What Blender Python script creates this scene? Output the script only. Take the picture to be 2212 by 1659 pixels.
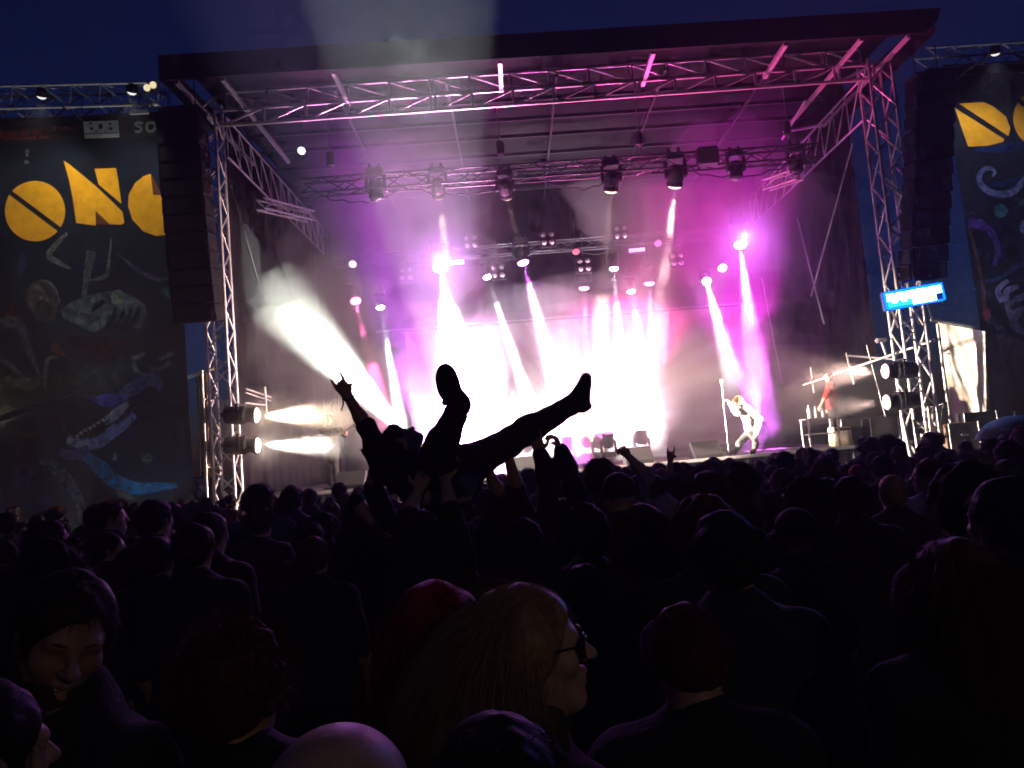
import bpy, bmesh, math, random
import numpy as np
from mathutils import Vector, Matrix, noise as mnoise

random.seed(7)
RNG = np.random.default_rng(7)
for _o in list(bpy.data.objects):
    bpy.data.objects.remove(_o, do_unlink=True)
SC = bpy.context.scene
COL = SC.collection
R = math.radians

# ------------------------------------------------------------------ camera
F_PX = 1676.0                      # focal length in the pixels of a 2212 px wide picture
PITCH, ROLL = R(4.8), R(4.85)
CAM_POS = Vector((0.0, 0.0, 2.0))
_fw = Vector((0, math.cos(PITCH), math.sin(PITCH)))
_up0 = Vector((0, -math.sin(PITCH), math.cos(PITCH)))
_rt0 = Vector((1, 0, 0))
CAM_R = math.cos(ROLL) * _rt0 - math.sin(ROLL) * _up0
CAM_U = math.sin(ROLL) * _rt0 + math.cos(ROLL) * _up0
cam_data = bpy.data.cameras.new('camera')
cam = bpy.data.objects.new('camera', cam_data)
COL.objects.link(cam)
cam_data.sensor_width = 36.0
cam_data.lens = F_PX / 2212.0 * 36.0
cam_data.clip_start, cam_data.clip_end = 0.05, 3000.0
cam.matrix_world = Matrix(((CAM_R.x, CAM_U.x, -_fw.x, CAM_POS.x),
                           (CAM_R.y, CAM_U.y, -_fw.y, CAM_POS.y),
                           (CAM_R.z, CAM_U.z, -_fw.z, CAM_POS.z),
                           (0, 0, 0, 1)))
SC.camera = cam

# ------------------------------------------------------------------ world, exposure
world = bpy.data.worlds.new('World')
SC.world = world
world.use_nodes = True
_nt = world.node_tree
_nt.nodes.clear()
_out = _nt.nodes.new('ShaderNodeOutputWorld')
_bg = _nt.nodes.new('ShaderNodeBackground')
_sky = _nt.nodes.new('ShaderNodeTexSky')
_sky.sky_type = 'NISHITA'
_sky.sun_disc = False
_sky.sun_elevation = R(-1.85)       # dusk: the sun has gone down behind the stage, to the left
_sky.sun_rotation = R(0)
_sky.ozone_density = 5.5
_bg.inputs['Strength'].default_value = 0.15
_nt.links.new(_sky.outputs[0], _bg.inputs[0])
_nt.links.new(_bg.outputs[0], _out.inputs[0])
SC.view_settings.view_transform = 'Standard'
SC.view_settings.look = 'None'
SC.view_settings.exposure = 0.0
SC.view_settings.gamma = 1.0
SC.view_settings.use_curve_mapping = False
SC.render.engine = 'CYCLES'
SC.cycles.use_denoising = True
SC.cycles.max_bounces = 5
SC.cycles.diffuse_bounces = 2
SC.cycles.glossy_bounces = 2
SC.cycles.transmission_bounces = 2
SC.cycles.transparent_max_bounces = 8
SC.cycles.volume_bounces = 1
SC.cycles.sample_clamp_indirect = 4.0
SC.cycles.sample_clamp_direct = 0.0
SC.cycles.use_light_tree = True
SC.cycles.caustics_reflective = False
SC.cycles.caustics_refractive = False
SC.cycles.filter_width = 1.7
SC.cycles.use_adaptive_sampling = True
SC.cycles.adaptive_threshold = 0.05
SC.cycles.adaptive_min_samples = 12


# ------------------------------------------------------------------ placing
def un(px, py, Y):
    """the point of the place that lies Y metres ahead of the camera and shows at (px, py) of the 2212 px wide picture"""
    d = _fw + CAM_R * ((px - 1106.0) / F_PX) - CAM_U * ((py - 829.5) / F_PX)
    return CAM_POS + d * (Y / d.y)


YAW = 0.045                        # the stage stands a little askew: its right side is farther off


def us(px, py, ys):
    """like un(), ys counted from the stage's own front line (16 = stage front)"""
    p = un(px, py, ys)
    for _ in range(4):
        p = un(px, py, ys + YAW * (p.x + 6.0))
    return p


def S(x, ys, z):
    """stage coordinates to the world"""
    return Vector((x, ys + YAW * (x + 6.0), z))


# ------------------------------------------------------------------ objects and tags
def link(o, parent=None):
    COL.objects.link(o)
    if parent is not None:
        o.parent = parent
    return o


def tag(o, label=None, cat=None, group=None, kind=None):
    if label: o['label'] = label
    if cat: o['category'] = cat
    if group: o['group'] = group
    if kind: o['kind'] = kind
    return o


def thing(name, loc, label, cat, group=None, rot=(0, 0, 0)):
    o = bpy.data.objects.new(name, None)
    o.empty_display_size = 0.1
    o.location = loc
    o.rotation_euler = rot
    link(o)
    return tag(o, label, cat, group)


def copy_tree(o, parent=None):
    c = o.copy()
    COL.objects.link(c)
    if parent is not None:
        c.parent = parent
    for ch in o.children:
        copy_tree(ch, c)
    return c


# ------------------------------------------------------------------ materials
_mats = {}


def mat(name, col, rough=0.6, metal=0.0, var=0.0, scale=8.0, bump=0.0, bscale=60.0, spec=0.5, emit=None, estr=0.0, sheen=0.0):
    if name in _mats:
        return _mats[name]
    m = bpy.data.materials.new(name)
    m.use_nodes = True
    nt = m.node_tree
    b = nt.nodes['Principled BSDF']
    b.inputs['Base Color'].default_value = (*col, 1)
    b.inputs['Roughness'].default_value = rough
    b.inputs['Metallic'].default_value = metal
    b.inputs['Specular IOR Level'].default_value = spec
    if sheen:
        b.inputs['Sheen Weight'].default_value = sheen
    if emit:
        b.inputs['Emission Color'].default_value = (*emit, 1)
        b.inputs['Emission Strength'].default_value = estr
    if var > 0 or bump > 0:
        tc = nt.nodes.new('ShaderNodeTexCoord')
    if var > 0:
        n = nt.nodes.new('ShaderNodeTexNoise')
        n.inputs['Scale'].default_value = scale
        n.inputs['Detail'].default_value = 6.0
        n.inputs['Roughness'].default_value = 0.65
        nt.links.new(tc.outputs['Object'], n.inputs['Vector'])
        mr = nt.nodes.new('ShaderNodeMapRange')
        mr.inputs['From Min'].default_value = 0.3
        mr.inputs['From Max'].default_value = 0.7
        mr.inputs['To Min'].default_value = 1.0 - var
        mr.inputs['To Max'].default_value = 1.0 + var
        nt.links.new(n.outputs['Fac'], mr.inputs['Value'])
        mx = nt.nodes.new('ShaderNodeMix')
        mx.data_type = 'RGBA'
        mx.blend_type = 'MULTIPLY'
        mx.inputs['Factor'].default_value = 1.0
        mx.inputs['A'].default_value = (*col, 1)
        nt.links.new(mr.outputs['Result'], mx.inputs['B'])
        nt.links.new(mx.outputs['Result'], b.inputs['Base Color'])
        mr2 = nt.nodes.new('ShaderNodeMapRange')
        mr2.inputs['To Min'].default_value = max(0.02, rough - 0.15)
        mr2.inputs['To Max'].default_value = min(1.0, rough + 0.15)
        nt.links.new(n.outputs['Fac'], mr2.inputs['Value'])
        nt.links.new(mr2.outputs['Result'], b.inputs['Roughness'])
    if bump > 0:
        n2 = nt.nodes.new('ShaderNodeTexNoise')
        n2.inputs['Scale'].default_value = bscale
        n2.inputs['Detail'].default_value = 4.0
        nt.links.new(tc.outputs['Object'], n2.inputs['Vector'])
        bp = nt.nodes.new('ShaderNodeBump')
        bp.inputs['Strength'].default_value = bump
        bp.inputs['Distance'].default_value = 0.02
        nt.links.new(n2.outputs['Fac'], bp.inputs['Height'])
        nt.links.new(bp.outputs['Normal'], b.inputs['Normal'])
    _mats[name] = m
    return m


def emat(name, col, strength):
    if name in _mats:
        return _mats[name]
    m = bpy.data.materials.new(name)
    m.use_nodes = True
    nt = m.node_tree
    nt.nodes.clear()
    e = nt.nodes.new('ShaderNodeEmission')
    e.inputs[0].default_value = (*col, 1)
    e.inputs[1].default_value = strength
    o = nt.nodes.new('ShaderNodeOutputMaterial')
    nt.links.new(e.outputs[0], o.inputs[0])
    m.cycles.emission_sampling = 'NONE' if strength < 2 else 'FRONT'
    _mats[name] = m
    return m


def volmat(name, col, density, aniso):
    m = bpy.data.materials.new(name)
    m.use_nodes = True
    nt = m.node_tree
    nt.nodes.clear()
    v = nt.nodes.new('ShaderNodeVolumePrincipled')
    v.inputs['Color'].default_value = (*col, 1)
    v.inputs['Density'].default_value = density
    v.inputs['Anisotropy'].default_value = aniso
    o = nt.nodes.new('ShaderNodeOutputMaterial')
    nt.links.new(v.outputs[0], o.inputs['Volume'])
    return m


# ------------------------------------------------------------------ mesh building
class MB:
    """collects shapes in world (or local) coordinates; build() links them as ONE mesh object"""

    def __init__(self):
        self.v, self.f = [], []

    def add(self, vs, fs):
        k = len(self.v)
        self.v += [tuple(a) for a in vs]
        self.f += [tuple(i + k for i in q) for q in fs]
        return self

    def box(self, c, s, m=None):
        x, y, z = s[0] / 2, s[1] / 2, s[2] / 2
        vs = [Vector(a) for a in ((-x, -y, -z), (x, -y, -z), (x, y, -z), (-x, y, -z), (-x, -y, z), (x, -y, z), (x, y, z), (-x, y, z))]
        if m is not None:
            vs = [m @ a for a in vs]
        c = Vector(c)
        return self.add([a + c for a in vs], [(3, 2, 1, 0), (4, 5, 6, 7), (0, 1, 5, 4), (1, 2, 6, 5), (2, 3, 7, 6), (3, 0, 4, 7)])

    def bbox(self, c, s, bev=0.01, m=None):
        """box with chamfered edges"""
        bm = bmesh.new()
        bmesh.ops.create_cube(bm, size=1.0)
        bmesh.ops.scale(bm, vec=s, verts=bm.verts)
        bmesh.ops.bevel(bm, geom=bm.edges[:], offset=bev, segments=2, affect='EDGES')
        bm.verts.index_update()
        vs = [v.co.copy() for v in bm.verts]
        fs = [[v.index for v in f.verts] for f in bm.faces]
        bm.free()
        if m is not None:
            vs = [m @ a for a in vs]
        c = Vector(c)
        return self.add([a + c for a in vs], fs)

    def frame(self, p0, p1):
        d = (Vector(p1) - Vector(p0))
        L = d.length
        d = d.normalized()
        ref = Vector((0, 0, 1)) if abs(d.z) < 0.95 else Vector((0, 1, 0))
        u = d.cross(ref).normalized()
        w = u.cross(d).normalized()
        return d, u, w, L

    def beam(self, p0, p1, wu, wv):
        d, u, w, L = self.frame(p0, p1)
        vs = []
        for p in (Vector(p0), Vector(p1)):
            for a, b in ((-1, -1), (1, -1), (1, 1), (-1, 1)):
                vs.append(p + u * (a * wu / 2) + w * (b * wv / 2))
        return self.add(vs, [(0, 1, 2, 3), (7, 6, 5, 4), (0, 4, 5, 1), (1, 5, 6, 2), (2, 6, 7, 3), (3, 7, 4, 0)])

    def tube(self, p0, p1, r0, r1=None, n=8, cap=True):
        r1 = r0 if r1 is None else r1
        d, u, w, L = self.frame(p0, p1)
        vs = []
        for p, r in ((Vector(p0), r0), (Vector(p1), r1)):
            for i in range(n):
                a = 2 * math.pi * i / n
                vs.append(p + u * (r * math.cos(a)) + w * (r * math.sin(a)))
        fs = [(i, (i + 1) % n, n + (i + 1) % n, n + i) for i in range(n)]
        if cap:
            fs += [tuple(range(n - 1, -1, -1)), tuple(range(n, 2 * n))]
        return self.add(vs, fs)

    def path(self, pts, rs, n=6, cap=True):
        pts = [Vector(p) for p in pts]
        if not hasattr(rs, '__len__'):
            rs = [rs] * len(pts)
        vs, fs = [], []
        ref = None
        for i, p in enumerate(pts):
            d = (pts[min(i + 1, len(pts) - 1)] - pts[max(i - 1, 0)]).normalized()
            if ref is None:
                ref = Vector((0, 0, 1)) if abs(d.z) < 0.9 else Vector((0, 1, 0))
            u = d.cross(ref).normalized()
            w = u.cross(d).normalized()
            ref = w
            for k in range(n):
                a = 2 * math.pi * k / n
                vs.append(p + u * (rs[i] * math.cos(a)) + w * (rs[i] * math.sin(a)))
        for i in range(len(pts) - 1):
            for k in range(n):
                fs.append((i * n + k, i * n + (k + 1) % n, (i + 1) * n + (k + 1) % n, (i + 1) * n + k))
        if cap:
            m = len(pts) - 1
            fs += [tuple(range(n - 1, -1, -1)), tuple(range(m * n, m * n + n))]
        return self.add(vs, fs)

    def lathe(self, prof, n=16, origin=(0, 0, 0), m=None):
        """prof: list of (r, z)"""
        vs, fs = [], []
        for r, z in prof:
            for k in range(n):
                a = 2 * math.pi * k / n
                q = Vector((r * math.cos(a), r * math.sin(a), z))
                vs.append((m @ q if m is not None else q) + Vector(origin))
        for i in range(len(prof) - 1):
            for k in range(n):
                fs.append((i * n + k, i * n + (k + 1) % n, (i + 1) * n + (k + 1) % n, (i + 1) * n + k))
        fs += [tuple(range(n - 1, -1, -1)), tuple(range((len(prof) - 1) * n, len(prof) * n))]
        return self.add(vs, fs)

    def slab(self, pts, nrm, t):
        """a flat outline with thickness t; nrm points to its visible side"""
        k = len(pts)
        nrm = Vector(nrm)
        a = [Vector(p) for p in pts]
        b = [p + nrm * t for p in a]
        fs = [tuple(range(k - 1, -1, -1)), tuple(range(k, 2 * k))]
        fs += [(i, (i + 1) % k, k + (i + 1) % k, k + i) for i in range(k)]
        return self.add(a + b, fs)

    def build(self, name, m, parent=None, smooth=False):
        off = Vector((0, 0, 0))
        if parent is not None:
            q = parent
            while q is not None:
                off += q.location
                q = q.parent
        me = bpy.data.meshes.new(name)
        me.from_pydata([(a[0] - off.x, a[1] - off.y, a[2] - off.z) for a in self.v], [], self.f)
        me.update()
        if smooth:
            me.polygons.foreach_set('use_smooth', [True] * len(me.polygons))
        if m is not None:
            me.materials.append(m)
        o = bpy.data.objects.new(name, me)
        return link(o, parent)


_unit = {}


def unit_tube(m):
    if m.name not in _unit:
        b = MB()
        b.tube((0, 0, 0), (0, 0, 1), 1.0, n=8)
        me = bpy.data.meshes.new('tube')
        me.from_pydata(b.v, [], b.f)
        me.update()
        me.polygons.foreach_set('use_smooth', [len(p.vertices) == 4 for p in me.polygons])
        me.materials.append(m)
        _unit[m.name] = me
    return _unit[m.name]


def rod(name, p0, p1, r, m, parent):
    """a straight tube as an object of its own that shares its mesh with all others of its material"""
    p0, p1 = Vector(p0), Vector(p1)
    d = p1 - p0
    o = bpy.data.objects.new(name, unit_tube(m))
    off = Vector((0, 0, 0))
    q = parent
    while q is not None:
        off += q.location
        q = q.parent
    o.rotation_mode = 'QUATERNION'
    o.rotation_quaternion = Vector((0, 0, 1)).rotation_difference(d.normalized())
    o.location = p0 - off
    o.scale = (r, r, d.length)
    return link(o, parent)


def spot(name, loc, target, col, power, deg, blend=0.25, rad=0.05, parent=None):
    l = bpy.data.lights.new(name, 'SPOT')
    l.color = col
    l.energy = power
    l.spot_size = R(deg)
    l.spot_blend = blend
    l.shadow_soft_size = rad
    o = bpy.data.objects.new(name, l)
    loc, target = Vector(loc), Vector(target)
    o.rotation_mode = 'QUATERNION'
    o.rotation_quaternion = Vector((0, 0, -1)).rotation_difference((target - loc).normalized())
    off = Vector((0, 0, 0))
    q = parent
    while q is not None:
        off += q.location
        q = q.parent
    o.location = loc - off
    return link(o, parent)
# ================================================================== setting
M_ground = mat('trampled grass', (0.035, 0.04, 0.02), 0.95, var=0.5, scale=0.8, bump=0.6, bscale=12)
M_alu = mat('truss aluminium', (0.72, 0.72, 0.73), 0.42, 0.55, var=0.25, scale=14)
M_alu_black = mat('black painted truss', (0.05, 0.05, 0.055), 0.35, 0.4, var=0.3, scale=14)
M_steel = mat('galvanised scaffold tube', (0.5, 0.5, 0.49), 0.45, 0.7, var=0.3, scale=10)
M_roofskin = mat('grey roof tarpaulin', (0.010, 0.009, 0.010), 0.9, var=0.25, scale=1.5, bump=0.25, bscale=5, spec=0.06)
M_fascia = mat('black roof fascia sheet', (0.010, 0.010, 0.011), 0.8, var=0.3, scale=3, spec=0.1)
M_drape = mat('black molton drape', (0.006, 0.0055, 0.006), 1.0, var=0.3, scale=4, spec=0.05)
M_deck = mat('stage deck board', (0.045, 0.042, 0.04), 0.45, var=0.4, scale=5)
M_skirt = mat('stage front skirt cloth', (0.10, 0.09, 0.11), 0.9, var=0.2, scale=3)
M_edge = mat('pale stage edge trim', (0.7, 0.7, 0.72), 0.4, 0.2)
M_black = mat('black housing', (0.018, 0.018, 0.02), 0.42, var=0.2, scale=20)
M_cable = mat('black cable', (0.012, 0.012, 0.012), 0.6)

b = MB()
nx, ny = 60, 60
gx = np.linspace(-60, 60, nx)
gy = np.linspace(-20, 100, ny)
vs = []
for yy in gy:
    for xx in gx:
        vs.append((xx * (1 if abs(xx) < 55 else 30), yy if yy < 97 else 1500, 0.03 * mnoise.noise(Vector((xx * 0.3, yy * 0.3, 0))) if abs(xx) < 50 else 0))
b.add(vs, [(j * nx + i, j * nx + i + 1, (j + 1) * nx + i + 1, (j + 1) * nx + i) for j in range(ny - 1) for i in range(nx - 1)])
tag(b.build('ground', M_ground, smooth=True), kind='structure')

# ================================================================== stage platform
ZS = 1.46
XL, XR = -5.75, 8.4
st = thing('stage_platform', S(1.1, 16, 0), 'raised black stage deck with pale front edge and dark skirt', 'stage')
k = 0
for i in range(7):
    for j in range(5):
        x0, x1 = XL + (XR - XL) * i / 7 + 0.006, XL + (XR - XL) * (i + 1) / 7 - 0.006
        y0, y1 = 16.05 + 9.2 * j / 5 + 0.006, 16.05 + 9.2 * (j + 1) / 5 - 0.006
        b = MB()
        q = [S(x0, y0, ZS - 0.1), S(x1, y0, ZS - 0.1), S(x1, y1, ZS - 0.1), S(x0, y1, ZS - 0.1)]
        b.slab(q, (0, 0, 1), 0.1 + 0.002 * ((i * 3 + j * 5) % 3))
        b.build('deck_panel', M_deck, st)
b = MB()
b.beam(S(XL, 16.0, ZS - 0.02), S(XR, 16.0, ZS - 0.02), 0.07, 0.06)
b.build('edge_trim', M_edge, st)
# skirt with folds
b = MB()
N = 260
vs = []
for i in range(N + 1):
    x = XL + (XR - XL) * i / N
    yf = 16.0 + 0.03 * math.sin(i * 1.35) + 0.015 * math.sin(i * 0.61)
    vs += [S(x, yf, 0.02), S(x, yf + 0.01, ZS - 0.06)]
b.add(vs, [(2 * i, 2 * i + 2, 2 * i + 3, 2 * i + 1) for i in range(N)])
b.build('skirt', M_skirt, st)
for i in range(8):
    rod('support_leg', S(XL + 0.3 + i * 1.88, 16.5, 0), S(XL + 0.3 + i * 1.88, 16.5, ZS - 0.1), 0.03, M_steel, st)


# ================================================================== trusses
def truss(name, label, p0, p1, su, sv, bay, r, m, up=Vector((0, 0, 1)), group=None, cat='truss', faces='fbtu', style='z', rb=None, flat=False):
    """box truss: chords along p0-p1, su wide sideways, sv high along up"""
    p0, p1 = Vector(p0), Vector(p1)
    d = (p1 - p0).normalized()
    u = d.cross(up).normalized()
    w = u.cross(d).normalized()
    L = (p1 - p0).length
    t = thing(name, p0, label, cat, group)
    rb = rb or r * 0.62
    cs = [(0, -1), (0, 1)] if flat else [(-1, -1), (1, -1), (1, 1), (-1, 1)]

    def pt(s, a, c):
        return p0 + d * s + u * (a * su / 2) + w * (c * sv / 2)
    for a, c in cs:
        rod('chord', pt(0, a, c), pt(L, a, c), r, m, t)
    n = max(1, int(round(L / bay)))
    for i in range(n + 1):
        s = L * i / n
        s2 = L * (i + 1) / n
        if flat:
            rod('upright', pt(s, 0, -1), pt(s, 0, 1), rb, m, t)
            if i % 5 == 0 and 0 < i < n:
                rod('upright', pt(s + 0.1, 0, -1), pt(s + 0.1, 0, 1), rb, m, t)
            if i < n:
                rod('brace', pt(s + (0.1 if i % 5 == 0 and i else 0), 0, flat), pt(s2, 0, -flat), rb, m, t)
        for k in range(0 if flat else 4):
            if 'btfu'[k] not in faces and k not in (0, 2):
                continue
            A, B = cs[k], cs[(k + 1) % 4]
            if style == 'z':
                rod('upright', pt(s, *A), pt(s, *B), rb, m, t)
                if i < n:
                    rod('brace', pt(s, *(A if (k % 2 == 0) else B)), pt(s2, *(B if (k % 2 == 0) else A)), rb, m, t)
            elif i < n:
                X, Y = (A, B) if i % 2 == 0 else (B, A)
                rod('brace', pt(s, *X), pt(s2, *Y), rb, m, t)
    return t


# main header truss between the towers and the roof truss above and behind it
truss('header_truss', 'long silver ladder truss lit pink across the stage opening, lower one', S(-5.7, 16.0, 9.56), S(8.6, 16.0, 9.66), 0.34, 0.34, 0.92, 0.040, M_alu, flat=-1, rb=0.031)
truss('roof_truss', 'silver truss lit pink right under the roof edge, above the header truss', S(-5.9, 16.9, 10.38), S(8.8, 16.9, 10.46), 0.32, 0.36, 0.92, 0.030, M_alu, flat=1, rb=0.024)
# towers
truss('tower_truss', 'silver lattice tower at the left edge of the stage', S(-5.98, 16.0, 0.0), S(-5.98, 16.0, 9.95), 0.42, 0.42, 0.42, 0.034, M_alu, up=Vector((0, 1, 0)), cat='tower', style='w')
truss('tower_truss', 'silver lattice tower at the right edge of the stage, behind blue light', S(8.62, 16.0, 0.0), S(8.62, 16.0, 9.85), 0.50, 0.50, 0.55, 0.036, M_alu, up=Vector((0, 1, 0)), cat='tower', style='w')
# side trusses running back
truss('side_truss', 'side truss running back under the roof from the left tower', S(-5.75, 16.4, 9.3), S(-5.75, 24.8, 9.3), 0.3, 0.9, 0.75, 0.026, M_alu, flat=1)
truss('side_truss', 'side truss running back under the roof from the right tower', S(8.45, 16.4, 9.2), S(8.45, 24.8, 9.2), 0.3, 0.9, 0.75, 0.026, M_alu, flat=1)
# rear towers
truss('tower_truss', 'dim lattice tower at the left rear of the stage', S(-5.75, 24.9, 1.4), S(-5.75, 24.9, 9.6), 0.3, 0.3, 0.6, 0.026, M_alu_black, up=Vector((0, 1, 0)), cat='tower', style='w')
truss('tower_truss', 'dim lattice tower at the right rear of the stage', S(8.0, 24.9, 1.4), S(8.0, 24.9, 9.6), 0.3, 0.3, 0.6, 0.026, M_alu_black, up=Vector((0, 1, 0)), cat='tower', style='w')
# black lighting truss
truss('lighting_truss', 'black lighting truss hung with moving heads under the roof', S(-4.6, 18.0, 8.62), S(8.0, 18.0, 8.62), 0.34, 0.34, 0.5, 0.026, M_alu_black, style='w')
truss('rear_truss', 'dark rear lighting truss above the stage backdrop', S(-5.2, 23.3, 8.15), S(7.8, 23.3, 8.15), 0.3, 0.3, 0.6, 0.024, M_alu_black, style='w')
truss('side_light_truss', 'short truss lit orange high at the left inside of stage', us(562, 440, 18.5), us(672, 468, 20.2), 0.25, 0.25, 0.5, 0.028, M_alu, style='w')
truss('side_light_truss', 'short truss lit orange high at the right inside of stage', us(1655, 400, 19.2), us(1728, 376, 18.2), 0.25, 0.25, 0.5, 0.028, M_alu, style='w')

# ================================================================== roof
rf = thing('stage_roof', S(1.1, 14.6, 10), 'flat black stage roof with thick fascia over pink lit trusses', 'roof')
RXL, RXR = -6.35, 9.25
b = MB()
q = [S(RXL, 14.55, 9.72), S(RXR, 14.55, 9.72), S(RXR + 0.1, 14.55, 10.2), S(RXL, 14.55, 10.2)]
b.slab([S(RXL, 14.6, 9.72), S(RXR - 0.25, 14.6, 9.72), S(RXR + 0.02, 14.6, 9.95), S(RXR + 0.12, 14.6, 10.22), S(RXL, 14.6, 10.22)], (0, -1, 0), 0.08)
b.build('fascia', M_fascia, rf)
b = MB()
# roof skin: sags a little between the beams
nx, ny = 48, 20
vs = []
for j in range(ny + 1):
    for i in range(nx + 1):
        x = RXL + (RXR - RXL) * i / nx
        y = 14.62 + 11.0 * j / ny
        sag = -0.05 * abs(math.sin(math.pi * i / 6)) - 0.03 * abs(math.sin(math.pi * j / 4))
        vs.append(S(x, y, 10.62 + 0.03 * (y - 14.6) + sag - (0.4 if j == 0 else 0.12 if j == 1 else 0)))
b.add(vs, [(j * (nx + 1) + i, j * (nx + 1) + i + 1, (j + 1) * (nx + 1) + i + 1, (j + 1) * (nx + 1) + i) for j in range(ny) for i in range(nx)])
b.build('roof_skin', M_roofskin, rf, smooth=True)
b = MB()
for sx, nm in ((RXL, 0), (RXR, 1)):
    b.slab([S(sx, 14.6, 9.75), S(sx, 25.5, 9.9), S(sx, 25.5, 10.9), S(sx, 14.6, 10.2)], (1 if sx < 0 else -1, 0, 0), 0.03)
    b.build('side_flap', M_fascia, rf)
    b = MB()
for px in (720, 1080, 1412, 1698):                      # beams from the fascia back to the header truss
    a = us(px, {720: 152, 1080: 134, 1412: 122, 1698: 98}[px], 14.72)
    a.z = 9.74
    c = S(a.x, 16.1, 9.74)
    b = MB(); b.beam(S(a.x, 14.72, 9.76), c, 0.085, 0.085)
    b.build('roof_beam', M_alu, rf)
for x in (-6.1, -5.2, 7.75, 8.75):                      # long side beams
    b = MB(); b.beam(S(x, 14.72, 9.76), S(x * 1.0, 19.2, 9.76), 0.075, 0.075)
    b.build('roof_beam', M_alu, rf)
for y in (17.9, 19.0, 20.1, 21.4, 22.9, 24.4):
    b = MB(); b.beam(S(RXL + 0.2, y, 10.42), S(RXR - 0.2, y, 10.42), 0.06, 0.09)
    b.build('purlin', M_alu_black, rf)
for x in (-3.4, -0.9, 1.6, 4.1, 6.6):
    b = MB(); b.beam(S(x, 16.6, 10.33), S(x, 25.2, 10.33), 0.05, 0.07)
    b.build('rafter', M_alu_black, rf)
# diagonal stays seen on the right
for (a0, a1, c0, c1) in (((1740, 218, 17.3), (1690, 300, 19.5), 0, 0), ((1778, 270, 17.5), (1692, 285, 21.0), 0, 0)):
    rod('stay', us(*a0), us(*a1), 0.035, M_alu, rf)

# ================================================================== drapes at the back and sides
def drape(name, label, pts, z0, z1, amp, m, freq=9.0, cat='drape'):
    t = MB()
    N = 160
    vs = []
    for i in range(N + 1):
        s = i / N
        x = pts[0][0] + (pts[1][0] - pts[0][0]) * s
        y = pts[0][1] + (pts[1][1] - pts[0][1]) * s
        dx, dy = pts[1][0] - pts[0][0], pts[1][1] - pts[0][1]
        L = math.hypot(dx, dy)
        off = amp * math.sin(s * L * freq) + 0.5 * amp * math.sin(s * L * freq * 0.37 + 1)
        for z in (z0, (z0 + z1) / 2, z1):
            o = off * (1.0 if z < z1 else 0.4)
            vs.append(S(x - dy / L * o, y + dx / L * o, z))
    t.add(vs, [(3 * i + k, 3 * i + 3 + k, 3 * i + 4 + k, 3 * i + 1 + k) for i in range(N) for k in (0, 1)])
    o = t.build(name, m, smooth=True)
    return tag(o, label, cat)


drape('rear_drape', 'black pleated cloth wall closing the back of the stage', ((-6.1, 25.2), (8.9, 25.2)), 0.2, 11.2, 0.03, M_drape)
drape('side_drape', 'dark cloth closing the left side of the stage', ((-6.15, 25.1), (-6.15, 17.4)), 0.2, 10.4, 0.02, M_drape)
drape('side_drape', 'dark cloth closing the right side of the stage', ((8.75, 17.8), (8.75, 25.1)), 3.4, 10.4, 0.02, M_drape)
# thin stay wires / poles in front of the right side drape
for i, (a, c, lab) in enumerate((((1842, 310, 17.0), (1752, 640, 19.0), 'long thin stay falling from the right roof corner into stage'),
                           ((1722, 470, 20.0), (1780, 700, 18.5), 'thin pole leaning against the long stay on stage right'),
                           ((1645, 600, 23.0), (1690, 830, 22.0), 'faint thin pole on dark stage right beside purple beam'),
                           ((500, 400, 17.2), (590, 720, 20.5), 'faint wire running down behind the left tower'))):
    o = MB().tube(us(*a), us(*c), 0.012 if a[0] < 600 else 0.02, n=6).build('stay_wire', M_cable if a[0] < 600 else M_alu)
    tag(o, lab, 'wire')

# ================================================================== backdrop
M_backdrop = bpy.data.materials.new('printed backdrop cloth')
M_backdrop.use_nodes = True
nt = M_backdrop.node_tree
bs = nt.nodes['Principled BSDF']
bs.inputs['Roughness'].default_value = 0.9
tc = nt.nodes.new('ShaderNodeTexCoord')
sep = nt.nodes.new('ShaderNodeSeparateXYZ')
nt.links.new(tc.outputs['Object'], sep.inputs[0])
ang = nt.nodes.new('ShaderNodeMath'); ang.operation = 'ARCTAN2'
nt.links.new(sep.outputs['X'], ang.inputs[0])
nt.links.new(sep.outputs['Z'], ang.inputs[1])
ml = nt.nodes.new('ShaderNodeMath'); ml.operation = 'MULTIPLY'; ml.inputs[1].default_value = 46.0
nt.links.new(ang.outputs[0], ml.inputs[0])
sn = nt.nodes.new('ShaderNodeMath'); sn.operation = 'SINE'
nt.links.new(ml.outputs[0], sn.inputs[0])
nz = nt.nodes.new('ShaderNodeTexNoise'); nz.inputs['Scale'].default_value = 1.2; nz.inputs['Detail'].default_value = 6
nt.links.new(tc.outputs['Object'], nz.inputs['Vector'])
ad = nt.nodes.new('ShaderNodeMath'); ad.operation = 'ADD'
nt.links.new(sn.outputs[0], ad.inputs[0]); nt.links.new(nz.outputs['Fac'], ad.inputs[1])
cr = nt.nodes.new('ShaderNodeValToRGB')
cr.color_ramp.elements[0].position = 0.15; cr.color_ramp.elements[0].color = (0.62, 0.46, 0.40, 1)
cr.color_ramp.elements[1].position = 0.85; cr.color_ramp.elements[1].color = (0.76, 0.72, 0.68, 1)
nt.links.new(ad.outputs[0], cr.inputs[0])
nt.links.new(cr.outputs[0], bs.inputs['Base Color'])
bd = thing('stage_backdrop', S(2.1, 24.6, 2.6), 'large pale backdrop cloth with sun rays hanging behind the band', 'backdrop')
b = MB()
N, Mz = 60, 10
vs = []
for j in range(Mz + 1):
    for i in range(N + 1):
        x = -3.3 + 10.9 * i / N
        z = 1.6 + 4.45 * j / Mz
        vs.append(S(x, 24.6 + 0.035 * math.sin(i * 1.1) + 0.02 * math.sin(i * 0.37 + j), z))
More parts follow.
